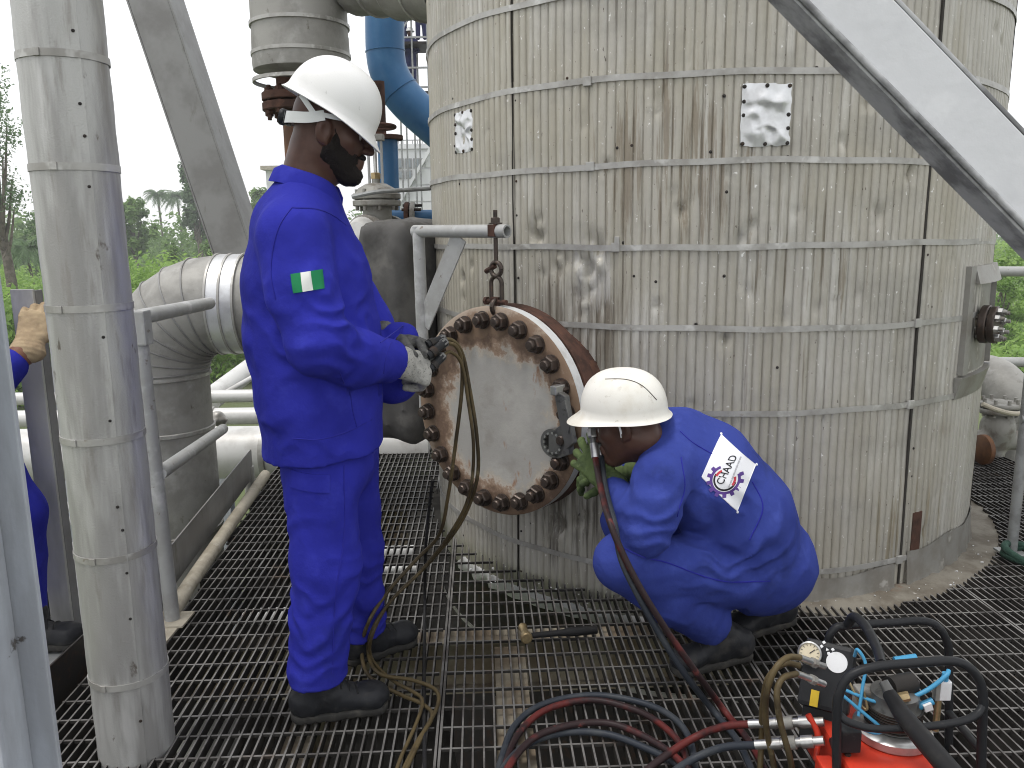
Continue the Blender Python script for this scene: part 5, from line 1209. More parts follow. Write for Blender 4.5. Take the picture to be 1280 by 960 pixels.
def folds(P, amp, fr, warp=.6, seed=0.0, ax=None):
    """sharp-crested cloth folds, long along the given axes"""
    q = P*np.asarray(fr, np.float32)+seed if ax is None else (P@np.asarray(ax, np.float32).T)*np.asarray(fr, np.float32)+seed
    q = q.astype(np.float32); w = np.stack([vnoise(q*.7+3), vnoise(q*.7+11), vnoise(q*.7+19)], -1)*warp
    n = vnoise(q+w); return amp*1.35*(np.sqrt(np.abs(n)+.012)*1.9-1.0)
def bell(P, c, r): return np.exp(-((P-np.asarray(c, np.float32))**2).sum(-1)/(r*r))
def cone_fold(P, c, ax, n, amp, r, ph=0.0):
    """creases that fan out round a joint"""
    d = P-np.asarray(c, np.float32); l = (d@np.asarray(ax, np.float32)); t = np.sin(l*n*.5+ph+3.0*vnoise(P*7)+1.2*vnoise(P*17+5)); return amp*1.25*(1.3*(np.sqrt(t*t+.01)-.62))*np.exp(-(d**2).sum(-1)/(r*r))*(1+.6*vnoise(P*12+2))

# ============ standing worker
S1p = thing('person', atz(425, 880), 'standing man in blue coverall and white hard hat holding hose ends', 'person')
f0 = V(math.cos(math.radians(8)), math.sin(math.radians(8)), 0); Z = V(0,0,1); YC = 2.33
pel, wai, bel, che, upp = at(407, 575, YC), at(399, 490, YC), at(392, 420, YC), at(384, 350, YC), at(378, 296, YC)
nkb = at(386, 238, YC+.01)
SH1, SH2 = at(366, 298, 2.15), at(392, 290, 2.52)
E1, W1 = at(400, 430, 2.08), at(488, 452, 2.27)
E2, W2 = at(492, 470, 2.52), at(498, 428, 2.46)
s = SDF(V(-.85, 1.92, .68), V(-.17, 2.76, 1.62), .0065)
s.ecap(pel-V(0,0,.05), wai, (.172,.212), (.172,.210), f0, .05).ecap(wai, bel, (.172,.212), (.176,.212), f0, .05).ecap(bel, che, (.176,.212), (.165,.210), f0, .05).ecap(che, upp, (.165,.21), (.135,.175), f0, .05)
s.chain([SH1, upp+V(-.01,-.02,.035), SH2], [.085, .095, .085], .05).chain([SH1+V(0,.03,.03), nkb-V(0.01,0,.02), SH2+V(0,-.03,.03)], [.055, .072, .055], .05)
s.chain([SH2, at(455, 400, 2.60), E2, W2], [.085, .08, .078, .060], .025)
s.chain([SH1, (SH1+E1)/2+V(-.012,-.006,0), E1], [.088, .086, .080], .022).chain([E1, (E1+W1)/2+V(0,-.008,-.012), W1], [.080, .077, .064], .022)
axA = unit(W1-E1)
s.cut(pel+V(0,0,.040), V(.05,0,-1))
s.op(W1-.2, W1+.2, lambda P: np.where(((P-W1.astype(np.float32))**2).sum(-1) < .012, (P-W1.astype(np.float32))@axA.astype(np.float32)-.012, -1), 0, 'i')
UA = unit(E1-SH1)
def wr(P):
    d = folds(P, .0058, (3.4, 3.4, 2.0), .9, 2.0)
    d += folds(P, .0020, (9, 9, 5), .7, 8.0)*.9
    # elbow crook: rings of creases
    d += cone_fold(P, E1+V(.03,0,.03), unit(V(.35,0,.94)), 105, .0110, .10) + cone_fold(P, (E1+W1)/2, axA, 70, .0060, .10, 1.0) + cone_fold(P, (SH1+E1)/2, UA+V(.5,0,0), 50, .0050, .11)
    # drag lines from the armpit and across the waist
    d += cone_fold(P, at(350, 430, 2.2), unit(V(.5,0,.86)), 44, .0085, .15) + cone_fold(P, at(430, 500, 2.2), unit(V(-.55,0,.83)), 44, .0085, .14, 2.0) + cone_fold(P, at(360, 520, 2.2), unit(V(.3,0,.95)), 48, .0060, .12, .6)
    d += cone_fold(P, at(440, 350, 2.25), unit(V(.8,0,-.6)), 44, .0070, .12)
    return d
s.disp(wr)
jk = s.build('jacket', M['cloth'], S1p, 0); jb = bvh_of(jk)
# trousers
H1, K1, A1 = at(400, 560, 2.245), at(407, 705, 2.215), at(396, 838, 2.195)
H2, K2, A2 = at(424, 560, 2.44), at(440, 690, 2.49), at(452, 782, 2.52)
s = SDF(V(-.82, 1.98, .03), V(-.26, 2.72, .98), .0065)
s.ecap(pel+V(.008,0,.02), pel+V(0,0,.12), (.12,.16), (.12,.17), f0, .04).ell(pel-V(-.01,0,.02), (.125,.165,.10), frame(f0, Z), .05)
s.chain([H1, K1, A1+V(0,0,.02)], [.110, .094, .082], .04).cap(A1+V(0,0,.02), A1-V(0,0,.03), .084, .086, .01).chain([H2, K2, A2+V(0,0,.02)], [.115, .095, .078], .04).cap(A2+V(0,0,.02), A2-V(0,0,.03), .078, .08, .01)
s.op(A1-.25, A1+.25, lambda P: np.where(((P-A1.astype(np.float32))[..., :2]**2).sum(-1) < .03, (P@V(.10,.05,-1).astype(np.float32))-(A1-V(0,0,.022))@V(.10,.05,-1), -1), 0, 'i')
s.op(A2-.25, A2+.25, lambda P: np.where((((P-A2.astype(np.float32))[..., :2]**2).sum(-1) < .03) & (P[..., 1] > 2.33), (P@V(.10,.05,-1).astype(np.float32))-(A2-V(0,0,.022))@V(.10,.05,-1), -1), 0, 'i')
def wr(P):
    d = folds(P, .0050, (4.2, 4.2, 2.2), .9, 5.0)+folds(P, .0018, (11, 11, 6), .7, 1.0)
    for K, A, sg in ((K1, A1, 1), (K2, A2, 2)):
        d += cone_fold(P, K+V(-.03,0,-.06), unit(V(.25,0,1)), 70, .009, .13, sg)+cone_fold(P, A+V(.0,0,.08), unit(V(-.15,0,1)), 90, .0095, .10, sg*2)+cone_fold(P, (K+A)/2, unit(V(.4,0,.9)), 50, .0055, .12, sg)+cone_fold(P, K+V(.0,0,.18), unit(V(-.5,0,.85)), 46, .0065, .12, sg)
    return d
s.disp(wr); tz = s.build('trousers', M['cloth'], S1p, 0); tb = bvh_of(tz)
yd = V(0,1,0)
seam('side_seam', tb, [at(424, 590, 2.1), at(425, 680, 2.1), at(416, 760, 2.1), at(412, 850, 2.1)], yd, .0022, M['thread'], tz)
sheet_patch('pocket_flap', tb, at(384, 604, 2.12), V(1,0,-.15), V(.05,0,1), .115, .05, yd, M['cloth'], tz, 8, 4, .004, .003)
# jacket seams, collar, hem, cuff
seam('armhole_seam', jb, [at(352, 258, 2.0), at(338, 290, 2.0), at(332, 335, 2.0), at(340, 375, 2.0)], yd, .0023, M['thread'], jk)
seam('armhole_seam', jb, [at(352, 258, 2.0), at(385, 262, 2.0), at(412, 292, 2.0), at(424, 330, 2.0)], yd, .0023, M['thread'], jk)
seam('hem_stitch', jb, [at(350, 562, 2.0), at(400, 562, 2.0), at(455, 548, 2.0)], yd, .0018, M['thread'], jk)
seam('cuff_stitch', jb, [at(476, 428, 2.0), at(472, 452, 2.0), at(468, 480, 2.0)], yd, .0018, M['thread'], jk)
seam('side_seam', jb, [at(420, 470, 2.0), at(424, 520, 2.0), at(430, 555, 2.0)], yd, .002, M['thread'], jk)
# collar: a folded band open at the throat
HC = at(413, 164, YC); hf = unit(V(.985, .14, -.26)); hu = unit(V(.26, 0, .96))
Fc = frame(unit(V(.97,.14,-.30)), unit(V(.30,0,.95))); cc_ = at(390, 226, YC); rings = []
for a in np.linspace(math.radians(22), math.radians(338), 44):
    cx, cy = math.cos(a), math.sin(a); op = max(0, math.cos(a))**2; w = .003*math.sin(a*5)
    b0_ = loc(cc_, Fc, .092*cx-.006, .088*cy, -.030-.03*op); t_ = loc(cc_, Fc, .080*cx-.004+w, .078*cy, .020-.020*op); o_ = loc(cc_, Fc, .099*cx-.004+w, .096*cy, .004-.030*op); o2 = loc(cc_, Fc, .108*cx-.004, .104*cy, -.030-.045*op+w)
    i_ = loc(cc_, Fc, .076*cx-.004, .074*cy, .012-.02*op); rings.append([b0_, i_, t_, o_, o2])
MB().loft(rings, True, True).build('collar', M['cloth'], jk, 60)
# flag patch
fx, fy = unit(V(.97,0,.13)), unit(V(-.13,0,.97)); fc = at(386.5, 351, 2.05)
for i, mt in ((-1, 'flag_green'), (0, 'flag_white'), (1, 'flag_green')):
    sheet_patch('flag_stripe', jb, fc+fx*.0235*i, fx, fy, .0235, .047, yd, M[mt], jk, 4, 6, .0035+.0002*abs(i), .002)
# head, hat
F, L, bd = head(S1p, HC, hf, hu, 'skin', at(384, 246, YC+.005))
hatc = at(413, 140, YC); hhf = unit(V(.84, .12, -.53)); hhu = unit(V(.53, .03, .85))
ht, Fh = hat(S1p, at(413, 140, YC), hhf, hhu, M['hat'], .130, .108, .142, .040, .012)
# suspension band with ratchet knob behind
Lh = lambda x, y, z: loc(at(413, 140, YC), Fh, x, y, z)
def strip(pts, w, th, nm, mt, par, up): 
    rg = []
    for p in pts: p = np.asarray(p); rg.append(p)
    P = spline(rg, 5); rings = []
    for i, p in enumerate(P):
        t = unit(P[min(i+1, len(P)-1)]-P[max(i-1, 0)]); n = unit(np.cross(t, up)); u_ = np.cross(n, t); ww = w if not callable(w) else w(i/(len(P)-1))
        rings.append([p-u_*ww/2, p-u_*ww/2+n*th, p+u_*ww/2+n*th, p+u_*ww/2])
    return MB().loft(rings).build(nm, mt, par, 40)
for sg in (-1, 1):
    strip([L(-.122, .022*sg, .004), L(-.100, .062*sg, .006), L(-.055, .087*sg, .014), L(-.014, .092*sg, .030)], lambda t: .032-.006*t, .0025, 'suspension_band', M['hatband'], ht, hu)
    strip([L(-.040, .090*sg, .026), L(-.062, .090*sg, .046), L(-.085, .080*sg, .066)], .014, .0025, 'suspension_band', M['hatband'], ht, hu)
    strip([L(-.02, .092*sg, .030), L(.015, .091*sg, .032), L(.045, .083*sg, .036)], .012, .0025, 'suspension_band', M['hatband'], ht, hu)
MB().lathe(L(-.121, 0, .004), -F[0], [(.0,0),(.020,0),(.022,.004),(.022,.014),(.018,.019),(.0,.020)], 18).build('ratchet_knob', M['black_paint'], ht, 40)
MB().obox(L(-.116, 0, .004), F[1]*.034, F[0]*.007, F[2]*.019).build('ratchet_housing', M['black_paint'], ht, None, .004)
# gloves
hd1 = hand(S1p, 'glove', M['knit'], W1+axA*.045+V(0,-.012,.004), unit(axA+V(.1,.15,-.05)), unit(V(-.12,-.9,.42)), (.62, .7, .8, .9), (.75,.35,-.55), 1, 1.26, cuff=.055, cuffr=.043)
axB = unit(V(.75,-.30,-.18)); hd2 = hand(S1p, 'glove', M['knit_dark'], at(497, 421, 2.46), axB, unit(V(.1,.35,.93)), (.75, .8, .85, .9), (.7,.55,-.3), -1, 1.10, cuff=.045, cuffr=.043)
# boots
boot(S1p, V(-.668,2.165,0), V(-.368,2.232,0), A1+V(.0,0,-.01)); boot(S1p, V(-.575,2.47,0), V(-.335,2.635,0), A2+V(.0,0,-.005))

# ============ crouching worker
S2p = thing('person', atz(880, 840), 'crouching man in blue coverall with white back badge tightening bolts', 'person')
g0 = unit(V(-.91, .41, 0)); gl = V(-g0[1], g0[0], 0)        # forward, left
P0, P1, P2, P3 = at(948, 700, 2.62), at(925, 645, 2.57), at(880, 592, 2.54), at(848, 560, 2.54)
NK = at(822, 540, 2.54)
SL, SR = at(826, 600, 2.37), at(862, 556, 2.70)
EL, WL = at(808, 664, 2.30), at(768, 612, 2.46)
ERr, WR = at(800, 615, 2.80), at(778, 590, 2.74)
spn = unit(P3-P0); bkn = unit(np.cross(np.cross(spn, gl), spn)*-1); fwd_t = unit(g0-spn*(g0@spn))
s = SDF(V(.10, 2.12, .02), V(1.15, 3.02, 1.02), .0068)
s.ecap(P0, P1, (.165,.185), (.165,.19), fwd_t, .05).ecap(P1, P2, (.165,.19), (.150,.195), fwd_t, .05).ecap(P2, P3, (.150,.195), (.115,.165), fwd_t, .05)
s.chain([SL, P3+V(0,0,.0), SR], [.085, .10, .085], .05).chain([SL+V(.03,.05,.03), NK-spn*.02, SR+V(-.02,-.05,.02)], [.06, .072, .06], .05)
s.chain([SL, (SL+EL)/2+V(.0,-.01,0), EL], [.082, .077, .072], .025).chain([EL, (EL+WL)/2, WL], [.072, .063, .050], .022).chain([SR, ERr, WR], [.085, .075, .05], .03)
KL, AL = at(778, 702, 2.33), at(888, 778, 2.47)
HL = P0+gl*.10-V(.02,0,.01); HR = P0-gl*.10
KR, AR = V(.40, 2.66, .42), V(.885, 2.675, .16)
s.ell(P0+V(.03,0,-.02), (.165,.19,.145), frame(g0, Z), .05)
s.chain([HL, (HL+KL)/2+V(0,-.01,0), KL], [.120, .103, .083], .03).chain([KL, (KL+AL)/2+V(.01,0,-.015), AL], [.080, .083, .075], .025).chain([HR, KR, AR], [.125, .09, .08], .04)
dA = unit(AL-KL); dW = unit(WL-EL)
s.op(AL-.2, AL+.2, lambda P: np.where(((P-AL.astype(np.float32))**2).sum(-1) < .016, (P-AL.astype(np.float32))@dA.astype(np.float32)-.015, -1), 0, 'i')
def wr(P):
    d = folds(P, .0036, (3.6, 3.6, 3.6), .9, 12.0)+folds(P, .0016, (10, 10, 10), .7, 4.0)
    d += cone_fold(P, (P1+P0)/2+V(-.02,-.18,.0), unit(V(-.55,0,.83)), 84, .0100, .13)+cone_fold(P, (HL+KL)/2+V(.06,-.08,.03), unit(V(.35,0,.93)), 96, .0080, .13, 1.0)+cone_fold(P, (KL+AL)/2, unit(V(.45,0,.89)), 96, .0080, .11, 2.0)
    d += cone_fold(P, EL+V(.02,0,.04), unit(V(-.3,0,.95)), 120, .0085, .10)+cone_fold(P, P2+V(.02,-.16,-.06), unit(V(.75,0,.66)), 78, .0070, .12, .5)+cone_fold(P, (EL+WL)/2, dW, 105, .005, .09)
    d += cone_fold(P, AL, dA, 110, .006, .08, .4)+cone_fold(P, P0+V(.08,-.1,.02), unit(V(-.4,0,.9)), 40, .0035, .14, 1.4)
    return d
s.disp(wr); cvx = s.build('coverall', M['cloth2'], S2p, 0); cb = bvh_of(cvx)
vd = unit(V(.33, .94, -.22))
# waist and yoke seams
seam('yoke_seam', cb, [at(842, 540, 2.3), at(862, 556, 2.3), at(890, 572, 2.3)], vd, .002, M['thread'], cvx)
seam('waist_seam', cb, [at(938, 606, 2.3), at(952, 640, 2.3), at(935, 680, 2.3)], vd, .0022, M['thread'], cvx)
seam('armhole_seam', cb, [at(842, 575, 2.2), at(850, 610, 2.2), at(842, 650, 2.2)], vd, .002, M['thread'], cvx)
seam('leg_seam', cb, [at(960, 745, 2.2), at(900, 740, 2.2), at(830, 712, 2.2), at(775, 690, 2.2)], vd, .0022, M['thread'], cvx)
# collar
Fc = frame(unit(g0*.85+V(0,0,-.5)), unit(spn*.6+g0*.5+V(0,0,.35))); cc_ = at(824, 548, 2.53); rings = []
for a in np.linspace(math.radians(35), math.radians(325), 40):
    cx, cy = math.cos(a), math.sin(a); op = max(0, math.cos(a))**2
    rings.append([loc(cc_, Fc, .090*cx, .086*cy, -.04-.03*op), loc(cc_, Fc, .072*cx, .072*cy, .030-.03*op), loc(cc_, Fc, .078*cx, .077*cy, .042-.03*op), loc(cc_, Fc, .097*cx, .094*cy, .020-.03*op), loc(cc_, Fc, .108*cx, .104*cy, -.034-.05*op)])
MB().loft(rings, True, True).build('collar', M['cloth2'], cvx, 60)
# back badge: white cloth with a half gear, red and black arcs and the word CHAAD
q00, q10, q11, q01 = (at(*p, 2.35) for p in ((877, 597), (921, 639), (942, 584), (897, 545)))   # left, bottom, right, top corners
bc = (q00+q10+q11+q01)/4
def badge_pt(u, v, off):      # u runs left-bottom edge to the right, v upward; both 0..1
    p = q00*(1-u)*(1-v)+q10*u*(1-v)+q11*u*v+q01*(1-u)*v; return p
def badge_mesh(name, polys, mt, off, par):
    m_ = MB()
    for poly in polys:
        P = drape(cb, [badge_pt(u, v, 0) for u, v in poly], vd, off); m_.add(P, [tuple(range(len(P)))])
    return m_.build(name, mt, par, 60)
ng = 12; P = [(i/ng, j/ng) for j in range(ng+1) for i in range(ng+1)]
pp = drape(cb, [badge_pt(u, v, 0) for u, v in P], vd, .0035)
bdg = MB().add(pp, [(j*(ng+1)+i, j*(ng+1)+i+1, (j+1)*(ng+1)+i+1, (j+1)*(ng+1)+i) for j in range(ng) for i in range(ng)]).build('back_badge', M['badge'], cvx, True)
seam('badge_stitch', cb, [q00, (q00+q10)/2, q10, q10, (q10+q11)/2, q11, q11, (q11+q01)/2, q01, q01, (q01+q00)/2, q00], vd, .0022, M['badge'], bdg, 5)
bdg['label'] = 'white badge with gear emblem and the word CHAAD'
# emblem coordinates follow the lettering: e along the word, n up from it (in the picture plane of the badge)
def emb(px, py):   # survey position on the badge -> (u, v)
    A = np.stack([q10-q00, q01-q00], 1); d_ = ray(px, py); nrm = np.cross(A[:, 0], A[:, 1]); t = np.dot(q00-CAM, nrm)/np.dot(d_, nrm); p = CAM+d_*t
    return tuple(np.linalg.lstsq(A, p-q00, rcond=None)[0])
def E_(x, y): return emb(860+x/8.0, 530+y/8.0)      # from an 8x study of the badge
gc = V(375, 560); 
def ringpoly(cx, cy, r0, r1, a0, a1, n=14, sx=1.0, sy=1.0):
    o = []
    for i in range(n):
        b0_, b1_ = a0+(a1-a0)*i/n, a0+(a1-a0)*(i+1)/n
        o.append([E_(cx+r*sx*math.cos(b), cy+r*sy*math.sin(b)) for r, b in ((r0, b0_), (r1, b0_), (r1, b1_), (r0, b1_))])
    return o
rad_ = math.radians
gear = ringpoly(365, 565, 125, 152, rad_(-20), rad_(250), 24, 1, .95)
for a in np.arange(-15, 250, 26.5):
    w = 8; gear.append([E_(365+r*math.cos(rad_(a+d_)), 565+r*.95*math.sin(rad_(a+d_))) for r, d_ in ((148, -w), (185, -w*.7), (185, w*.7), (148, w))])
badge_mesh('gear_print', gear, M['purple'], .0042, bdg)
badge_mesh('arc_print', ringpoly(365, 565, 98, 117, rad_(20), rad_(215), 20, 1, .95), M['badge_black'], .0044, bdg)
badge_mesh('arc_print', ringpoly(365, 565, 84, 108, rad_(205), rad_(250), 6, 1, .95)+ringpoly(365, 565, 84, 108, rad_(-12), rad_(40), 6, 1, .95), M['badge_red'], .0045, bdg)
# lettering from the built-in font, laid on the cloth
fc_ = bpy.data.curves.new('badge_word', 'FONT'); fc_.body = 'CHAAD'; fc_.size = 1.0; fc_.offset = .012; fo = bpy.data.objects.new('badge_word', fc_); COL.objects.link(fo)
dg = bpy.context.evaluated_depsgraph_get(); tm = bpy.data.meshes.new_from_object(fo.evaluated_get(dg)); bpy.data.objects.remove(fo)
co_ = np.array([v.co[:] for v in tm.vertices]); w_ = co_[:, 0].max(); h_ = co_[:, 1].max()
b0_ = V(345, 615); b1_ = V(475, 350); up_ = V(-72, -22)      # base line start and end, letter height
uv = [E_(*(b0_+(b1_-b0_)*(c[0]/w_)+up_*(c[1]/h_))) for c in co_]
pp = drape(cb, [badge_pt(u, v, 0) for u, v in uv], vd, .0048)
tm.vertices.foreach_set('co', np.array(pp, np.float32).ravel()); tm.update(); tm.materials.clear(); link('lettering', tm, M['badge_black'], bdg)
ln = [E_(*(V(400, 640)+V(105, -290)*t+V(14, 5)*s_)) for t, s_ in ((0, 0), (0, 1), (1, 1), (1, 0))]
badge_mesh('underline_print', [[E_(*(V(398, 640)+V(105, -290)*(i+d_)/8+V(15, 5)*s_)) for d_, s_ in ((0, 0), (0, 1), (.86, 1), (.86, 0))] for i in range(8)], M['badge_grey'], .0044, bdg)
# head and hat
HC2 = at(783, 528, 2.50); h2f = unit(g0*.93+V(-.12,0,-.36)); h2u = unit(Z*.93+g0*.30)
F, L, bd = head(S2p, HC2, h2f, h2u, 'skin', at(822, 566, 2.53), beard=False)
ht2, Fh = hat(S2p, at(780, 516, 2.49), unit(g0*.98+V(-.15,-.1,-.05)), unit(Z*.985+g0*.03+V(.04,-.10,0)), M['hat2'], .136, .112, .140, .046, .013, ridge=.006)
hb = bvh_of(ht2)
MB().tube(drape(hb, spline([at(757, 461, 2.3), at(785, 464, 2.3), at(805, 473, 2.3), at(824, 492, 2.3)], 6), V(.1,.9,-.35), .0002), .0016, 5).build('scuff_line', M['scuff'], ht2, 60)
strip([L(.0,.083,.02), L(.0,.086,-.01), L(.004,.084,-.03)], .006, .002, 'ear_plug', M['white_plastic'], bd, F[0])
# gloves
hand(S2p, 'glove', M['green_glove'], at(756, 597, 2.50), unit(at(712, 548, 2.64)-at(756, 597, 2.50)), unit(V(-.25,-.90,.30)), (.30, .34, .40, .5), (.8,.5,-.3), -1, 1.22, cuff=.05, spread=.16)
hand(S2p, 'glove', M['green_glove'], at(772, 588, 2.72), unit(V(-.85,.05,-.02)), unit(V(.05,-.5,.85)), (.6, .7, .75, .8), (.7,.6,-.2), 1, 1.08, cuff=.06)
# boots
boot(S2p, V(.795,2.505,0), V(.478,2.385,0), at(900, 790, 2.475)); boot(S2p, V(1.000,2.69,.030), V(.715,2.60,.0), V(.93,2.68,.15))

# ============ third worker, mostly hidden behind the painted column
S3p = thing('person', V(-1.62, 2.66, 0), 'worker in blue hidden behind the left column, tan glove gripping the stanchion', 'person')
B3 = V(-1.66, 2.62, 0); f3 = unit(V(.9, .43, 0)); l3 = V(-f3[1], f3[0], 0)
SHr, EBr, WRr = at(-130, 310, 2.55), at(-34, 508, 2.46), at(30, 440, 2.60)
sh_l = SHr+l3*.36
pv = V(-1.86, 2.66, .92); ch = (SHr+sh_l)/2-V(0,0,.05)
s = SDF(V(-2.15, 2.2, .06), V(-1.30, 3.15, 1.62), .011)
s.ecap(pv, (pv+ch)/2, (.13,.18), (.14,.19), f3, .05).ecap((pv+ch)/2, ch, (.14,.19), (.12,.17), f3, .05).chain([SHr, ch+V(0,0,.06), sh_l], [.08,.09,.08], .05)
s.chain([SHr, EBr, EBr+(WRr-EBr)*.72], [.08,.07,.055], .03).chain([sh_l, sh_l+V(-.05,.05,-.3), sh_l+V(.1,.05,-.5)], [.08,.07,.055], .03)
kn = V(-1.66, 2.60, .50); an3 = at(30, 768, 2.62); 
s.chain([pv+V(.03,-.08,-.05), kn, an3+V(-.02,0,.0)], [.115,.09,.082], .04).chain([pv+V(0,.10,-.05), V(-1.86,2.82,.50), V(-1.88,2.84,.12)], [.115,.09,.082], .04)
s.disp(lambda P: folds(P, .008, (5, 5, 3.5), .9, 1.0)); s.build('coverall', M['cloth'], S3p, 1)
head(S3p, ch+V(.03,.01,.31), f3, Z, 'skin2', ch+V(0,0,.11), beard=False, h=.0075, extra=([ch+V(0,0,.1), ch+V(0,-.02,0), SHr*1.0, EBr*1.0, WRr*1.0, WRr+(WRr-EBr)*.10], [.06,.07,.05,.04,.034,.03]))
hat(S3p, ch+V(.03,.01,.345), f3, Z, M['hat'])
hand(S3p, 'glove', M['tan_glove'], at(37, 428, 2.62), unit(at(48, 380, 2.70)-at(37, 428, 2.62)), unit(V(.3,-.9,.1)), (.35, .45, .5, .55), (.6,.6,-.4), -1, 1.18, cuff=.03, cuffr=.046)
boot(S3p, at(6, 826, 2.60)*V(1,1,0), at(110, 818, 2.63)*V(1,1,0), an3+V(.01,0,.0)); boot(S3p, V(-1.96,2.80,0), V(-1.68,2.92,0), V(-1.88,2.84,.14))
ld = thing('landing_plate', (-1.75, 2.75, -.05), 'small steel landing outside the platform edge under the hidden worker', 'landing')
MB().box((-2.25, 2.35, -.03), (-1.475, 3.3, -.003)).build('plate', M['galv'], ld, None)
for y in (2.45, 3.2): MB().box((-2.25, y-.04, -.16), (-1.475, y+.04, -.032)).build('bracket', M['beam'], ld, None)
# ------------------------------------------------------------------ torque wrench on the cover bolts
def onplane(px, py, off):
    d = ray(px, py); q = FC+ND*off; t = np.dot(q-CAM, ND)/np.dot(d, ND); return CAM+d*t
M['tool'] = mat('dark_tool_steel', (.15,.15,.145), .38, .6, [((.20,.20,.19), 18, .5, .7, .6, 4), ((.04,.04,.04), 30, .55, .7, .6, 4)], [(90, .2, .001)])
tw = thing('torque_wrench', onplane(694, 553, .05), 'flat dark steel hydraulic torque wrench gripping a cover bolt', 'torque wrench')
rc_ = onplane(693.5, 553, .03)
m_ = MB(); ro, ri = .052, .037; n = 24
A = np.arange(n)*2*math.pi/n; R = lambda r, o: [rc_+ND*o+r*(NT*math.cos(a)+Z*math.sin(a)) for a in A]
MB().loft([R(ri,-.018), R(ro,-.018), R(ro,.016), R(ri,.016), R(ri,-.018)], True, False).build('ratchet_ring', M['tool'], tw, 35)
ring_teeth = MB()
for a in np.arange(12)*math.pi/6: ring_teeth.obox(rc_+ND*.012+(ri)*(NT*math.cos(a)+Z*math.sin(a)), (NT*math.cos(a)+Z*math.sin(a))*.004, (NT*-math.sin(a)+Z*math.cos(a))*.004, ND*.005)
ring_teeth.build('ring_teeth', M['silver'], tw, None)
poly = [onplane(*p, .016) for p in ((692,541),(708,528),(716,532),(718,566),(704,571),(692,566))]
MB().prism(poly, ND*.030).build('link_plate', M['tool'], tw, None, .002)
poly = [onplane(*p, .036) for p in ((699,494),(704,489),(712,494),(716,520),(722,552),(714,560),(707,538),(703,515))]
MB().prism(poly, ND*.028).build('drive_body', M['tool'], tw, None, .003)
poly = [onplane(*p, .066) for p in ((702,504),(707,500),(714,530),(711,542))]
MB().prism(poly, ND*.006).build('side_cover', M['tool'], tw, None, .001)
MB().hexnut(onplane(707,512,.066), ND, .007, .006).build('cover_screw', M['silver'], tw, None)
MB().obox(onplane(697, 487, .05), NT*.012, Z*.016, ND*.028).build('reaction_foot', M['silver'], tw, None, .003)
sw = onplane(726, 528, .075)
e0, e1_ = at(738, 520, 2.56), at(744, 572, 2.50); f0_, f1_ = at(748, 530, 2.58), at(751, 570, 2.53)
MB().cyl(sw, e0, .013, 12).build('swivel_arm', M['tool'], tw, 50)
for nm, a, b, mt in (('coupling', e0, e1_, 'silver'), ('coupling', f0_, f1_, 'silver')):
    o = MB().tube([a, b], .0115, 12).build(nm, M['tool'], tw, 50); d_ = b-a
    MB().hexnut(a+d_*.32, d_, .0165, .028).build('collar', M[mt], o, None); MB().tube([a+d_*.66, b], .0135, 12).build('ferrule', M[mt], o, 50)

def hose(pts, r, mt, label, n=6, group=None):
    return tag(MB().tube(spline(pts, n), r, 9).build('hose', M[mt], None, 60), label, 'hose', group)
fl_ = lambda px, py, z=.011: atz(px, py, z)
HR_ = .0098
hose([e1_, at(752, 615, 2.36), at(763, 655, 2.22), at(782, 700, 2.175), at(806, 745, 2.155), at(838, 795, 2.15), at(872, 843, 2.15), fl_(905, 888), fl_(935, 925), fl_(962, 972)], HR_, 'hose_red', 'dark red hose hanging from the torque wrench past the crouching man\'s knee')
hose([f1_, at(757, 612, 2.38), at(768, 655, 2.235), at(777, 700, 2.19), at(798, 745, 2.165), at(826, 795, 2.155), at(858, 845, 2.15), fl_(893, 890), fl_(922, 926), fl_(944, 972)], HR_, 'hose_black', 'black hose hanging from the torque wrench beside the dark red one')
hose([fl_(618, 990), fl_(628, 945), fl_(645, 905), fl_(680, 880, .02), fl_(740, 869, .03), fl_(800, 878, .03), fl_(840, 896, .03), fl_(862, 925, .02), fl_(872, 980)], HR_, 'hose_black', 'black hose looped on the grating, outermost arc')
hose([fl_(624, 995), fl_(634, 948), fl_(652, 912), fl_(685, 886, .02), fl_(740, 875, .028), fl_(795, 888, .03), fl_(832, 910, .03), fl_(855, 940, .02), fl_(864, 990)], HR_, 'hose_red', 'dark red hose looped on the grating just inside the outermost arc')
hose([fl_(622, 1002, .03), fl_(636, 958, .03), fl_(668, 922, .032), fl_(715, 906, .034), fl_(760, 904, .034), fl_(800, 918, .034), fl_(842, 944, .032), fl_(880, 985, .03)], HR_, 'hose_red', 'dark red hose looped on the grating, inner arc')
hose([fl_(616, 1006, .012), fl_(628, 962, .012), fl_(660, 930, .014), fl_(705, 916, .016), fl_(755, 917, .016), fl_(800, 932, .016), fl_(850, 958, .014), fl_(890, 1000, .012)], HR_, 'hose_black', 'black hose looped on the grating, innermost arc')
RC1, RC2 = at(1022, 903, 1.86), at(1024, 929, 1.80)
hose([at(940, 905, 1.93), at(905, 908, 1.96), at(868, 922, 1.98), fl_(830, 946, .04), fl_(796, 975, .02), fl_(760, 1020)], HR_*1.05, 'hose_red', 'red hose curving from the pump\'s upper coupling to the floor')
hose([at(948, 931, 1.86), at(905, 934, 1.90), at(868, 948, 1.91), fl_(838, 968, .03), fl_(800, 1000, .015)], HR_*1.05, 'hose_black', 'black hose curving from the pump\'s lower coupling to the floor')
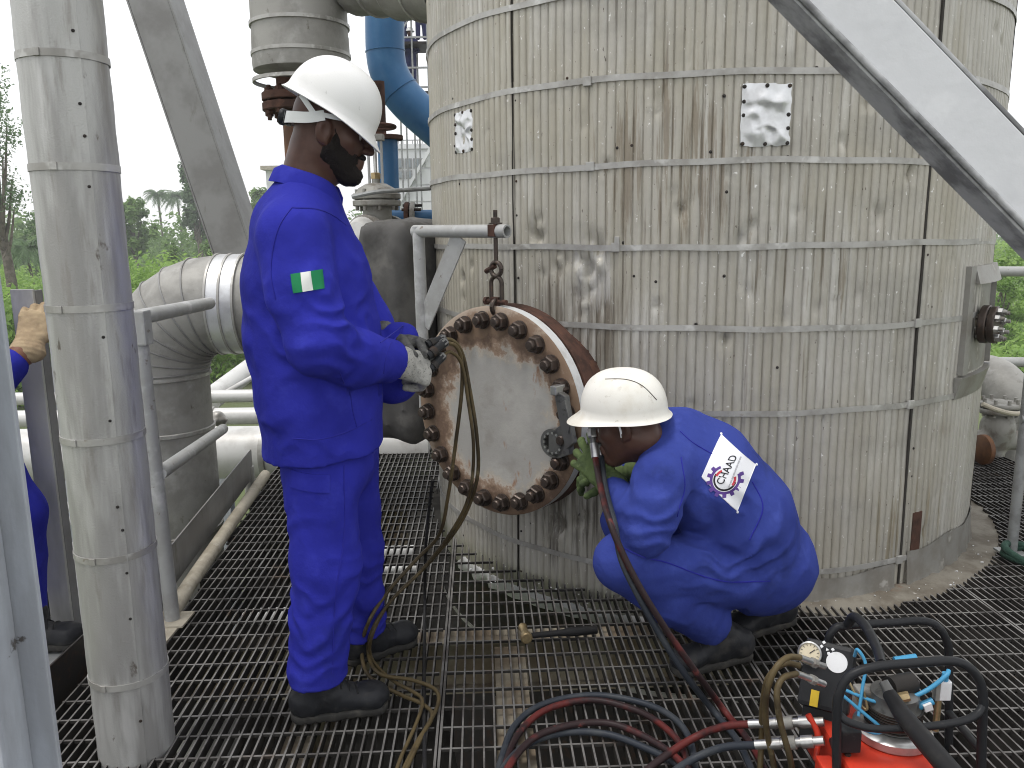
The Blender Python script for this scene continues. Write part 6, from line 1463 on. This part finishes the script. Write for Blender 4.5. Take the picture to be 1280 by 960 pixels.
# olive hoses from the standing man's hands
hc = thing('hose_coupler', at(548, 440, 2.40), 'dark quick couplers on the hose ends in the gloved hands', 'coupler')
ca, cb_ = at(538, 448, 2.375), at(562, 429, 2.42)
for i, (p, q) in enumerate(((at(534, 446, 2.37), at(556, 428, 2.42)), (at(537, 462, 2.37), at(552, 446, 2.41)), (at(533, 432, 2.40), at(553, 424, 2.44)))):
    o = MB().tube([p, q], .0135, 12).build('coupler_body', M['black_paint'], hc, 50); MB().hexnut(q-(q-p)*.15, q-p, .0145, .018).build('hex_end', M['tool'], o, None); MB().tube([p+(q-p)*.2, p+(q-p)*.45], .0160, 14).build('knurled_ring', M['dark'], o, 50)
RH = .0062
hose([at(556, 428, 2.42), at(570, 433, 2.46), at(577, 452, 2.48), at(577, 490, 2.49), at(570, 550, 2.50), at(560, 620, 2.54), at(549, 668, 2.60), at(520, 700, 2.60), at(486, 738, 2.52), at(462, 775, 2.42), fl_(452, 812, .06), fl_(462, 846, .02), fl_(500, 868, .02), fl_(528, 880, .02), fl_(540, 896, .015), fl_(520, 930), fl_(498, 975)], RH, 'hose_olive', 'olive hose, left strand hanging from the standing man\'s glove')
hose([at(553, 424, 2.44), at(566, 426, 2.47), at(578, 442, 2.49), at(586, 480, 2.50), at(596, 545, 2.50), at(596, 600, 2.52), at(575, 655, 2.58), at(535, 705, 2.60), at(494, 745, 2.52), at(468, 782, 2.42), fl_(460, 815, .05), fl_(474, 842, .04), fl_(515, 850, .03), fl_(544, 862, .02), fl_(547, 882, .015), fl_(530, 915), fl_(506, 965)], RH, 'hose_olive', 'olive hose, right strand hanging lowest over the cover\'s edge')
hose([at(552, 446, 2.41), at(563, 440, 2.45), at(577, 455, 2.475), at(585, 500, 2.48), at(592, 560, 2.48), at(586, 620, 2.52), at(562, 668, 2.58), at(525, 715, 2.58), at(488, 752, 2.5), at(466, 792, 2.41), fl_(464, 822, .03), fl_(490, 850, .02), fl_(515, 864, .035), fl_(528, 876, .03), fl_(520, 905, .012), fl_(500, 950), fl_(488, 990)], RH*.9, 'hose_olive', 'olive hose, middle strand between the other two')
tag(MB().tube(spline([at(541, 600, 2.62), at(536, 640, 2.68), at(532, 690, 2.70), fl_(531, 760, .05), fl_(530, 860), fl_(531, 975)], 6), .006, 8).build('thin_cable', M['black'], None, 60), 'thin black cable running straight along the grating joint', 'cable')

# ------------------------------------------------------------------ hammer
hm = thing('hammer', fl_(670, 796), 'hammer with brass head and dark handle lying on the grating', 'hammer')
hz0 = .022
h0, h1 = atz(658, 795, hz0), atz(746, 787, .018); hd_ = unit(h1-h0); hx_ = unit(np.cross(hd_, Z))
MB().tube([h0, h0+hd_*.05, h0+hd_*.12, h1-hd_*.09, h1], [.009,.010,.011,.016,.0145], 12).build('handle', M['black'], hm, 60)
a_, b_3 = atz(653, 783, hz0), atz(662, 808, hz0); dd_ = unit(b_3-a_)
MB().lathe(a_, dd_, [(.0,0),(.014,.0),(.016,.004),(.016,.014),(.012,.022),(.014,.045),(.013,.058),(.019,.068),(.021,.074),(.021,.088),(.017,.092),(.0,.093)], 18).build('head', M['brass'], hm, 40)

# ------------------------------------------------------------------ hydraulic pump in its roll cage
pu = thing('hydraulic_pump', at(1110, 955, 1.85)*V(1,1,0), 'red hydraulic pump with gauge panel in a black tubular roll cage', 'pump')
pt = lambda px, py, Y: at(px, py, Y)
cage = M['black_paint']; CRd = .0108
# near frame
nf = [pt(1046, 1040, 1.74), pt(1046, 900, 1.74), pt(1049, 868, 1.74), pt(1062, 845, 1.74), pt(1092, 834, 1.74), pt(1140, 829, 1.74), pt(1185, 826, 1.74), pt(1208, 832, 1.74), pt(1224, 850, 1.74), pt(1229, 875, 1.74), pt(1228, 900, 1.74), pt(1224, 1040, 1.74)]
MB().tube(spline(nf, 5), CRd, 12).build('cage_tube', cage, pu, 60)
MB().tube(spline([pt(1049, 893, 1.745), pt(1062, 903, 1.73), pt(1095, 911, 1.72), pt(1150, 909, 1.72), pt(1200, 902, 1.72), pt(1222, 892, 1.73), pt(1229, 880, 1.74)], 6), CRd*.85, 12).build('cage_tube', cage, pu, 60)
ff = [pt(1032, 930, 2.03), pt(1034, 815, 2.03), pt(1042, 788, 2.03), pt(1060, 782, 2.03), pt(1120, 778, 2.03), pt(1152, 776, 2.03), pt(1172, 783, 2.03), pt(1184, 803, 2.03), pt(1186, 830, 2.03), pt(1186, 940, 2.03)]
MB().tube(spline(ff, 5), CRd, 12).build('cage_tube', cage, pu, 60)
MB().tube(spline([pt(1060, 780, 2.02), pt(1068, 771, 1.99), pt(1082, 783, 1.93), pt(1096, 810, 1.84), pt(1102, 830, 1.76)], 6), CRd*1.15, 12).build('cage_cross_tube', cage, pu, 60)
for a, b in (((1046, 940, 1.74), (1032, 900, 2.03)), ((1227, 940, 1.74), (1186, 890, 2.03))): MB().tube([pt(*a), pt(*b)], CRd*.9, 10).build('cage_tube', cage, pu, 60)
# reservoir
x0, x1 = pt(1046, 930, 1.76)[0], pt(1190, 930, 1.76)[0]
MB().box((x0+.012, 1.68, .02), (x1-.02, 1.985, .155)).build('reservoir', M['red'], pu, None, .012)
MB().box((x0-.035, 1.72, .02), (x0+.004, 1.80, .13)).build('side_bracket', M['red'], pu, None, .006)
for px, py in ((1060, 938), (1175, 925), (1160, 948)): c = pt(px, py, 1.76); MB().hexnut(V(c[0], c[1], .1555), Z, .008, .006).build('lid_bolt', M['rust'], pu, None)
cm = pt(1118, 905, 1.83); cx_, cy_ = cm[0], 1.84
MB().lathe((cx_, cy_, .156), Z, [(.0,0),(.088,0),(.092,.004),(.092,.022),(.086,.027),(.06,.030),(0,.030)], 40).build('motor_base_ring', M['silver'], pu, 40)
MB().lathe((cx_, cy_, .187), Z, [(.0,0),(.062,0),(.062,.05),(.056,.058),(.056,.085),(.03,.095),(.0,.097)], 28).build('motor_body', M['tool'], pu, 40)
for k in range(7): MB().lathe((cx_, cy_, .192+.007*k), Z, [(.060,0),(.067,0),(.067,.003),(.060,.003)], 28).build('cooling_fin', M['dark'], pu, 40)
MB().obox((cx_-.055, cy_+.03, .235), V(.028,0,0), V(0,.022,0), V(0,0,.03)).build('valve_block', M['valve'], pu, None, .004)
MB().obox((cx_+.06, cy_+.055, .245), V(.02,0,0), V(0,.02,0), V(0,0,.032)).build('valve_block', M['tool'], pu, None, .004)
MB().cyl(V(cx_-.02, cy_-.01, .29), V(cx_+.045, cy_+.01, .29), .026, 18).build('solenoid', M['dark'], pu, 40)
MB().hexnut(V(cx_-.015, cy_-.04, .278), V(.7,-.2,.3), .012, .03).build('fitting', M['brass'], pu, None)
# big dark grip tube toward the viewer
MB().tube([pt(1112, 868, 1.80), pt(1128, 893, 1.74), pt(1152, 922, 1.66), pt(1200, 978, 1.52)], [.017,.021,.023,.023], 16).build('grip_tube', M['black'], pu, 60)
MB().tube([pt(1104, 852, 1.82), pt(1114, 870, 1.795)], [.012,.014], 12).build('grip_fitting', M['tool'], pu, 50)
# gauge panel: a sloping black box on the left
gcn = pt(1032, 845, 1.93); pn = unit(V(-.45, -.75, .48)); px_ = unit(np.cross(V(0,0,1), pn)*1.0); py_ = np.cross(pn, px_)
MB().obox(gcn-pn*.035, px_*.062, py_*.085, pn*.03).build('gauge_panel', M['black_paint'], pu, None, .012)
MB().obox(gcn-pn*.06-py_*.13, px_*.05, py_*.05, pn*.028).build('manifold_block', M['black_paint'], pu, None, .006)
def onpan(px, py, off=.0):
    d = ray(px, py); q = gcn-pn*.005+pn*off; t = np.dot(q-CAM, pn)/np.dot(d, pn); return CAM+d*t
gg = onpan(1013, 817, .001)
go = MB().lathe(gg, pn, [(.0,0),(.029,0),(.030,.003),(.030,.016),(.0265,.018),(.0255,.013)], 30).build('pressure_gauge', M['silver'], pu, 40)
MB().lathe(gg, pn, [(.0262,.0131),(.0,.0132)], 24).build('dial', M['gaugeface'], go, 40)
MB().bar(gg+pn*.0145, gg+pn*.0145+px_*.012+py_*.012, .002, .001, up=pn).build('needle', M['badge_black'], go, None)
for a in np.arange(-2.2, 2.3, .44): MB().obox(gg+pn*.0142+(px_*math.sin(a)+py_*math.cos(a))*.021, (px_*math.sin(a)+py_*math.cos(a))*.0025, (px_*math.cos(a)-py_*math.sin(a))*.0006, pn*.0003).build('dial_mark', M['badge_black'], go, None)
ws = onpan(1046, 828, .001); MB().lathe(ws, pn, [(.0,.0015),(.026,.0012),(.0262,0)], 22).build('torn_sticker', M['white_plastic'], pu, 40)
rg2 = np.random.RandomState(4)
for px, py in ((1030, 803), (1034, 812), (1036, 817), (1027, 808), (1041, 812)): c = onpan(px, py, .001); MB().lathe(c, pn, [(.0,.0012),(rg2.uniform(.002,.005),.001),(.005,0)], rg2.randint(3,6)).build('sticker_scrap', M['white_plastic'], pu, None)
yl = onpan(1018, 872, .0); MB().obox(pt(1018, 873, 1.90), px_*.010, py_*.020, pn*.002).build('yellow_label', M['yellow'], pu, None, .0008)
# couplings
for (a, b) in (((1030, 833, 1.90), (1000, 822, 1.86)), ((1030, 855, 1.88), (996, 842, 1.84))):
    p, q = pt(*a), pt(*b); o = MB().tube([p, q], .0085, 12).build('coupling', M['silver'], pu, 50); MB().hexnut(p+(q-p)*.35, q-p, .0125, .018).build('collar', M['valve'], o, None)
for (a, b) in (((1030, 902, 1.86), (936, 905, 1.93)), ((1030, 926, 1.80), (944, 931, 1.86))):
    p, q = pt(*a), pt(*b); o = MB().tube([p, q], .0115, 12).build('coupling', M['silver'], pu, 50)
    for f_, r_ in ((.15, .0155), (.4, .0165), (.62, .014)): MB().tube([p+(q-p)*f_, p+(q-p)*(f_+.17)], r_, 14).build('collar', M['silver' if f_ != .4 else 'valve'], o, 50)
MB().tube(spline([pt(1010, 893, 1.87), pt(1022, 918, 1.85), pt(1020, 950, 1.82)], 5), .008, 8).build('red_strap', M['red'], pu, 60)
# air tubes and small fittings
for P_, r_, mt in [([(1052, 868, 1.84), (1078, 890, 1.82), (1100, 908, 1.80)], .0045, 'blue_tube'), ([(1055, 862, 1.86), (1090, 876, 1.83), (1112, 880, 1.82)], .0045, 'blue_tube'), ([(1073, 895, 1.82), (1078, 860, 1.84), (1082, 830, 1.86), (1072, 812, 1.88), (1068, 820, 1.9)], .0042, 'blue_tube'),
                   ([(1130, 876, 1.82), (1160, 862, 1.82), (1182, 845, 1.82), (1186, 838, 1.83)], .0055, 'blue_tube'), ([(1080, 912, 1.78), (1095, 916, 1.77), (1105, 912, 1.78)], .0050, 'blue_tube'), ([(1060, 850, 1.86), (1076, 880, 1.84), (1084, 886, 1.83), (1080, 865, 1.84)], .0035, 'brass')]:
    MB().tube(spline([pt(*p) for p in P_], 6), r_, 8).build('air_tube', M[mt], pu, 60)
MB().tube([pt(1118, 826, 1.90), pt(1145, 822, 1.90)], .010, 12).build('blue_silencer', M['blue_tube'], pu, 50)
MB().tube([pt(1147, 884, 1.82), pt(1166, 876, 1.82)], .009, 12).build('blue_silencer', M['blue_tube'], pu, 50)
c = pt(1180, 862, 1.83); MB().obox(c, V(.014,0,0), V(0,.010,0), V(0,0,.025)).build('white_filter', M['white_plastic'], pu, None, .003); MB().obox(c+V(-.018,0,-.002), V(.006,0,0), V(0,.009,0), V(0,0,.024)).build('filter_bowl', M['valve'], pu, None, .002)
MB().tube([c+V(0,0,.02), c+V(0,0,.045)], .008, 10).build('filter_nut', M['blue_tube'], pu, 50); MB().tube([c+V(-.012,0,-.11), c+V(-.012,0,-.02)], .008, 10).build('drain_tube', M['brass'], pu, 50)
MB().obox(pt(1160, 884, 1.80), V(.009,0,.004), V(0,.004,0), V(-.003,0,.008)).build('white_tag', M['white_plastic'], pu, None)
MB().obox(pt(1060, 922, 1.77), V(.024,0,0), V(0,.02,0), V(0,0,.028)).build('front_shield', M['black_paint'], pu, None, .003)
# olive supply hoses at the panel
hose([pt(1000, 822, 1.86), pt(984, 822, 1.84), pt(968, 838, 1.82), pt(958, 870, 1.82), pt(958, 910, 1.84), pt(966, 950, 1.84), fl_(972, 985)], .0078, 'hose_olive', 'olive hose arching left from the gauge panel, front one')
hose([pt(1000, 832, 1.88), pt(980, 830, 1.88), pt(960, 848, 1.88), pt(953, 885, 1.9), pt(952, 920, 1.92), fl_(950, 965)], .0078, 'hose_olive', 'olive hose arching left from the gauge panel, rear one')
hose([pt(996, 842, 1.84), pt(978, 848, 1.82), pt(971, 868, 1.80), pt(976, 905, 1.79), pt(988, 950, 1.78), fl_(992, 990)], .0078, 'hose_olive', 'olive hose hanging close to the pump couplings')

# ------------------------------------------------------------------ humid air
hzb = MB().box((-345, -55, GZ-1.3), (345, 385, 24)); hz = hzb.build('haze', None, None, None)
Mh = bpy.data.materials.new('humid_air'); Mh.use_nodes = True; t = Mh.node_tree; t.nodes.remove(t.nodes['Principled BSDF'])
pv_ = t.nodes.new('ShaderNodeVolumePrincipled'); pv_.inputs['Color'].default_value = (.93,.95,.97,1); pv_.inputs['Density'].default_value = .0012; pv_.inputs['Anisotropy'].default_value = .2
t.links.new(pv_.outputs[0], [n for n in t.nodes if n.type == 'OUTPUT_MATERIAL'][0].inputs['Volume']); hz.data.materials.append(Mh)
tag(hz, kind='stuff')
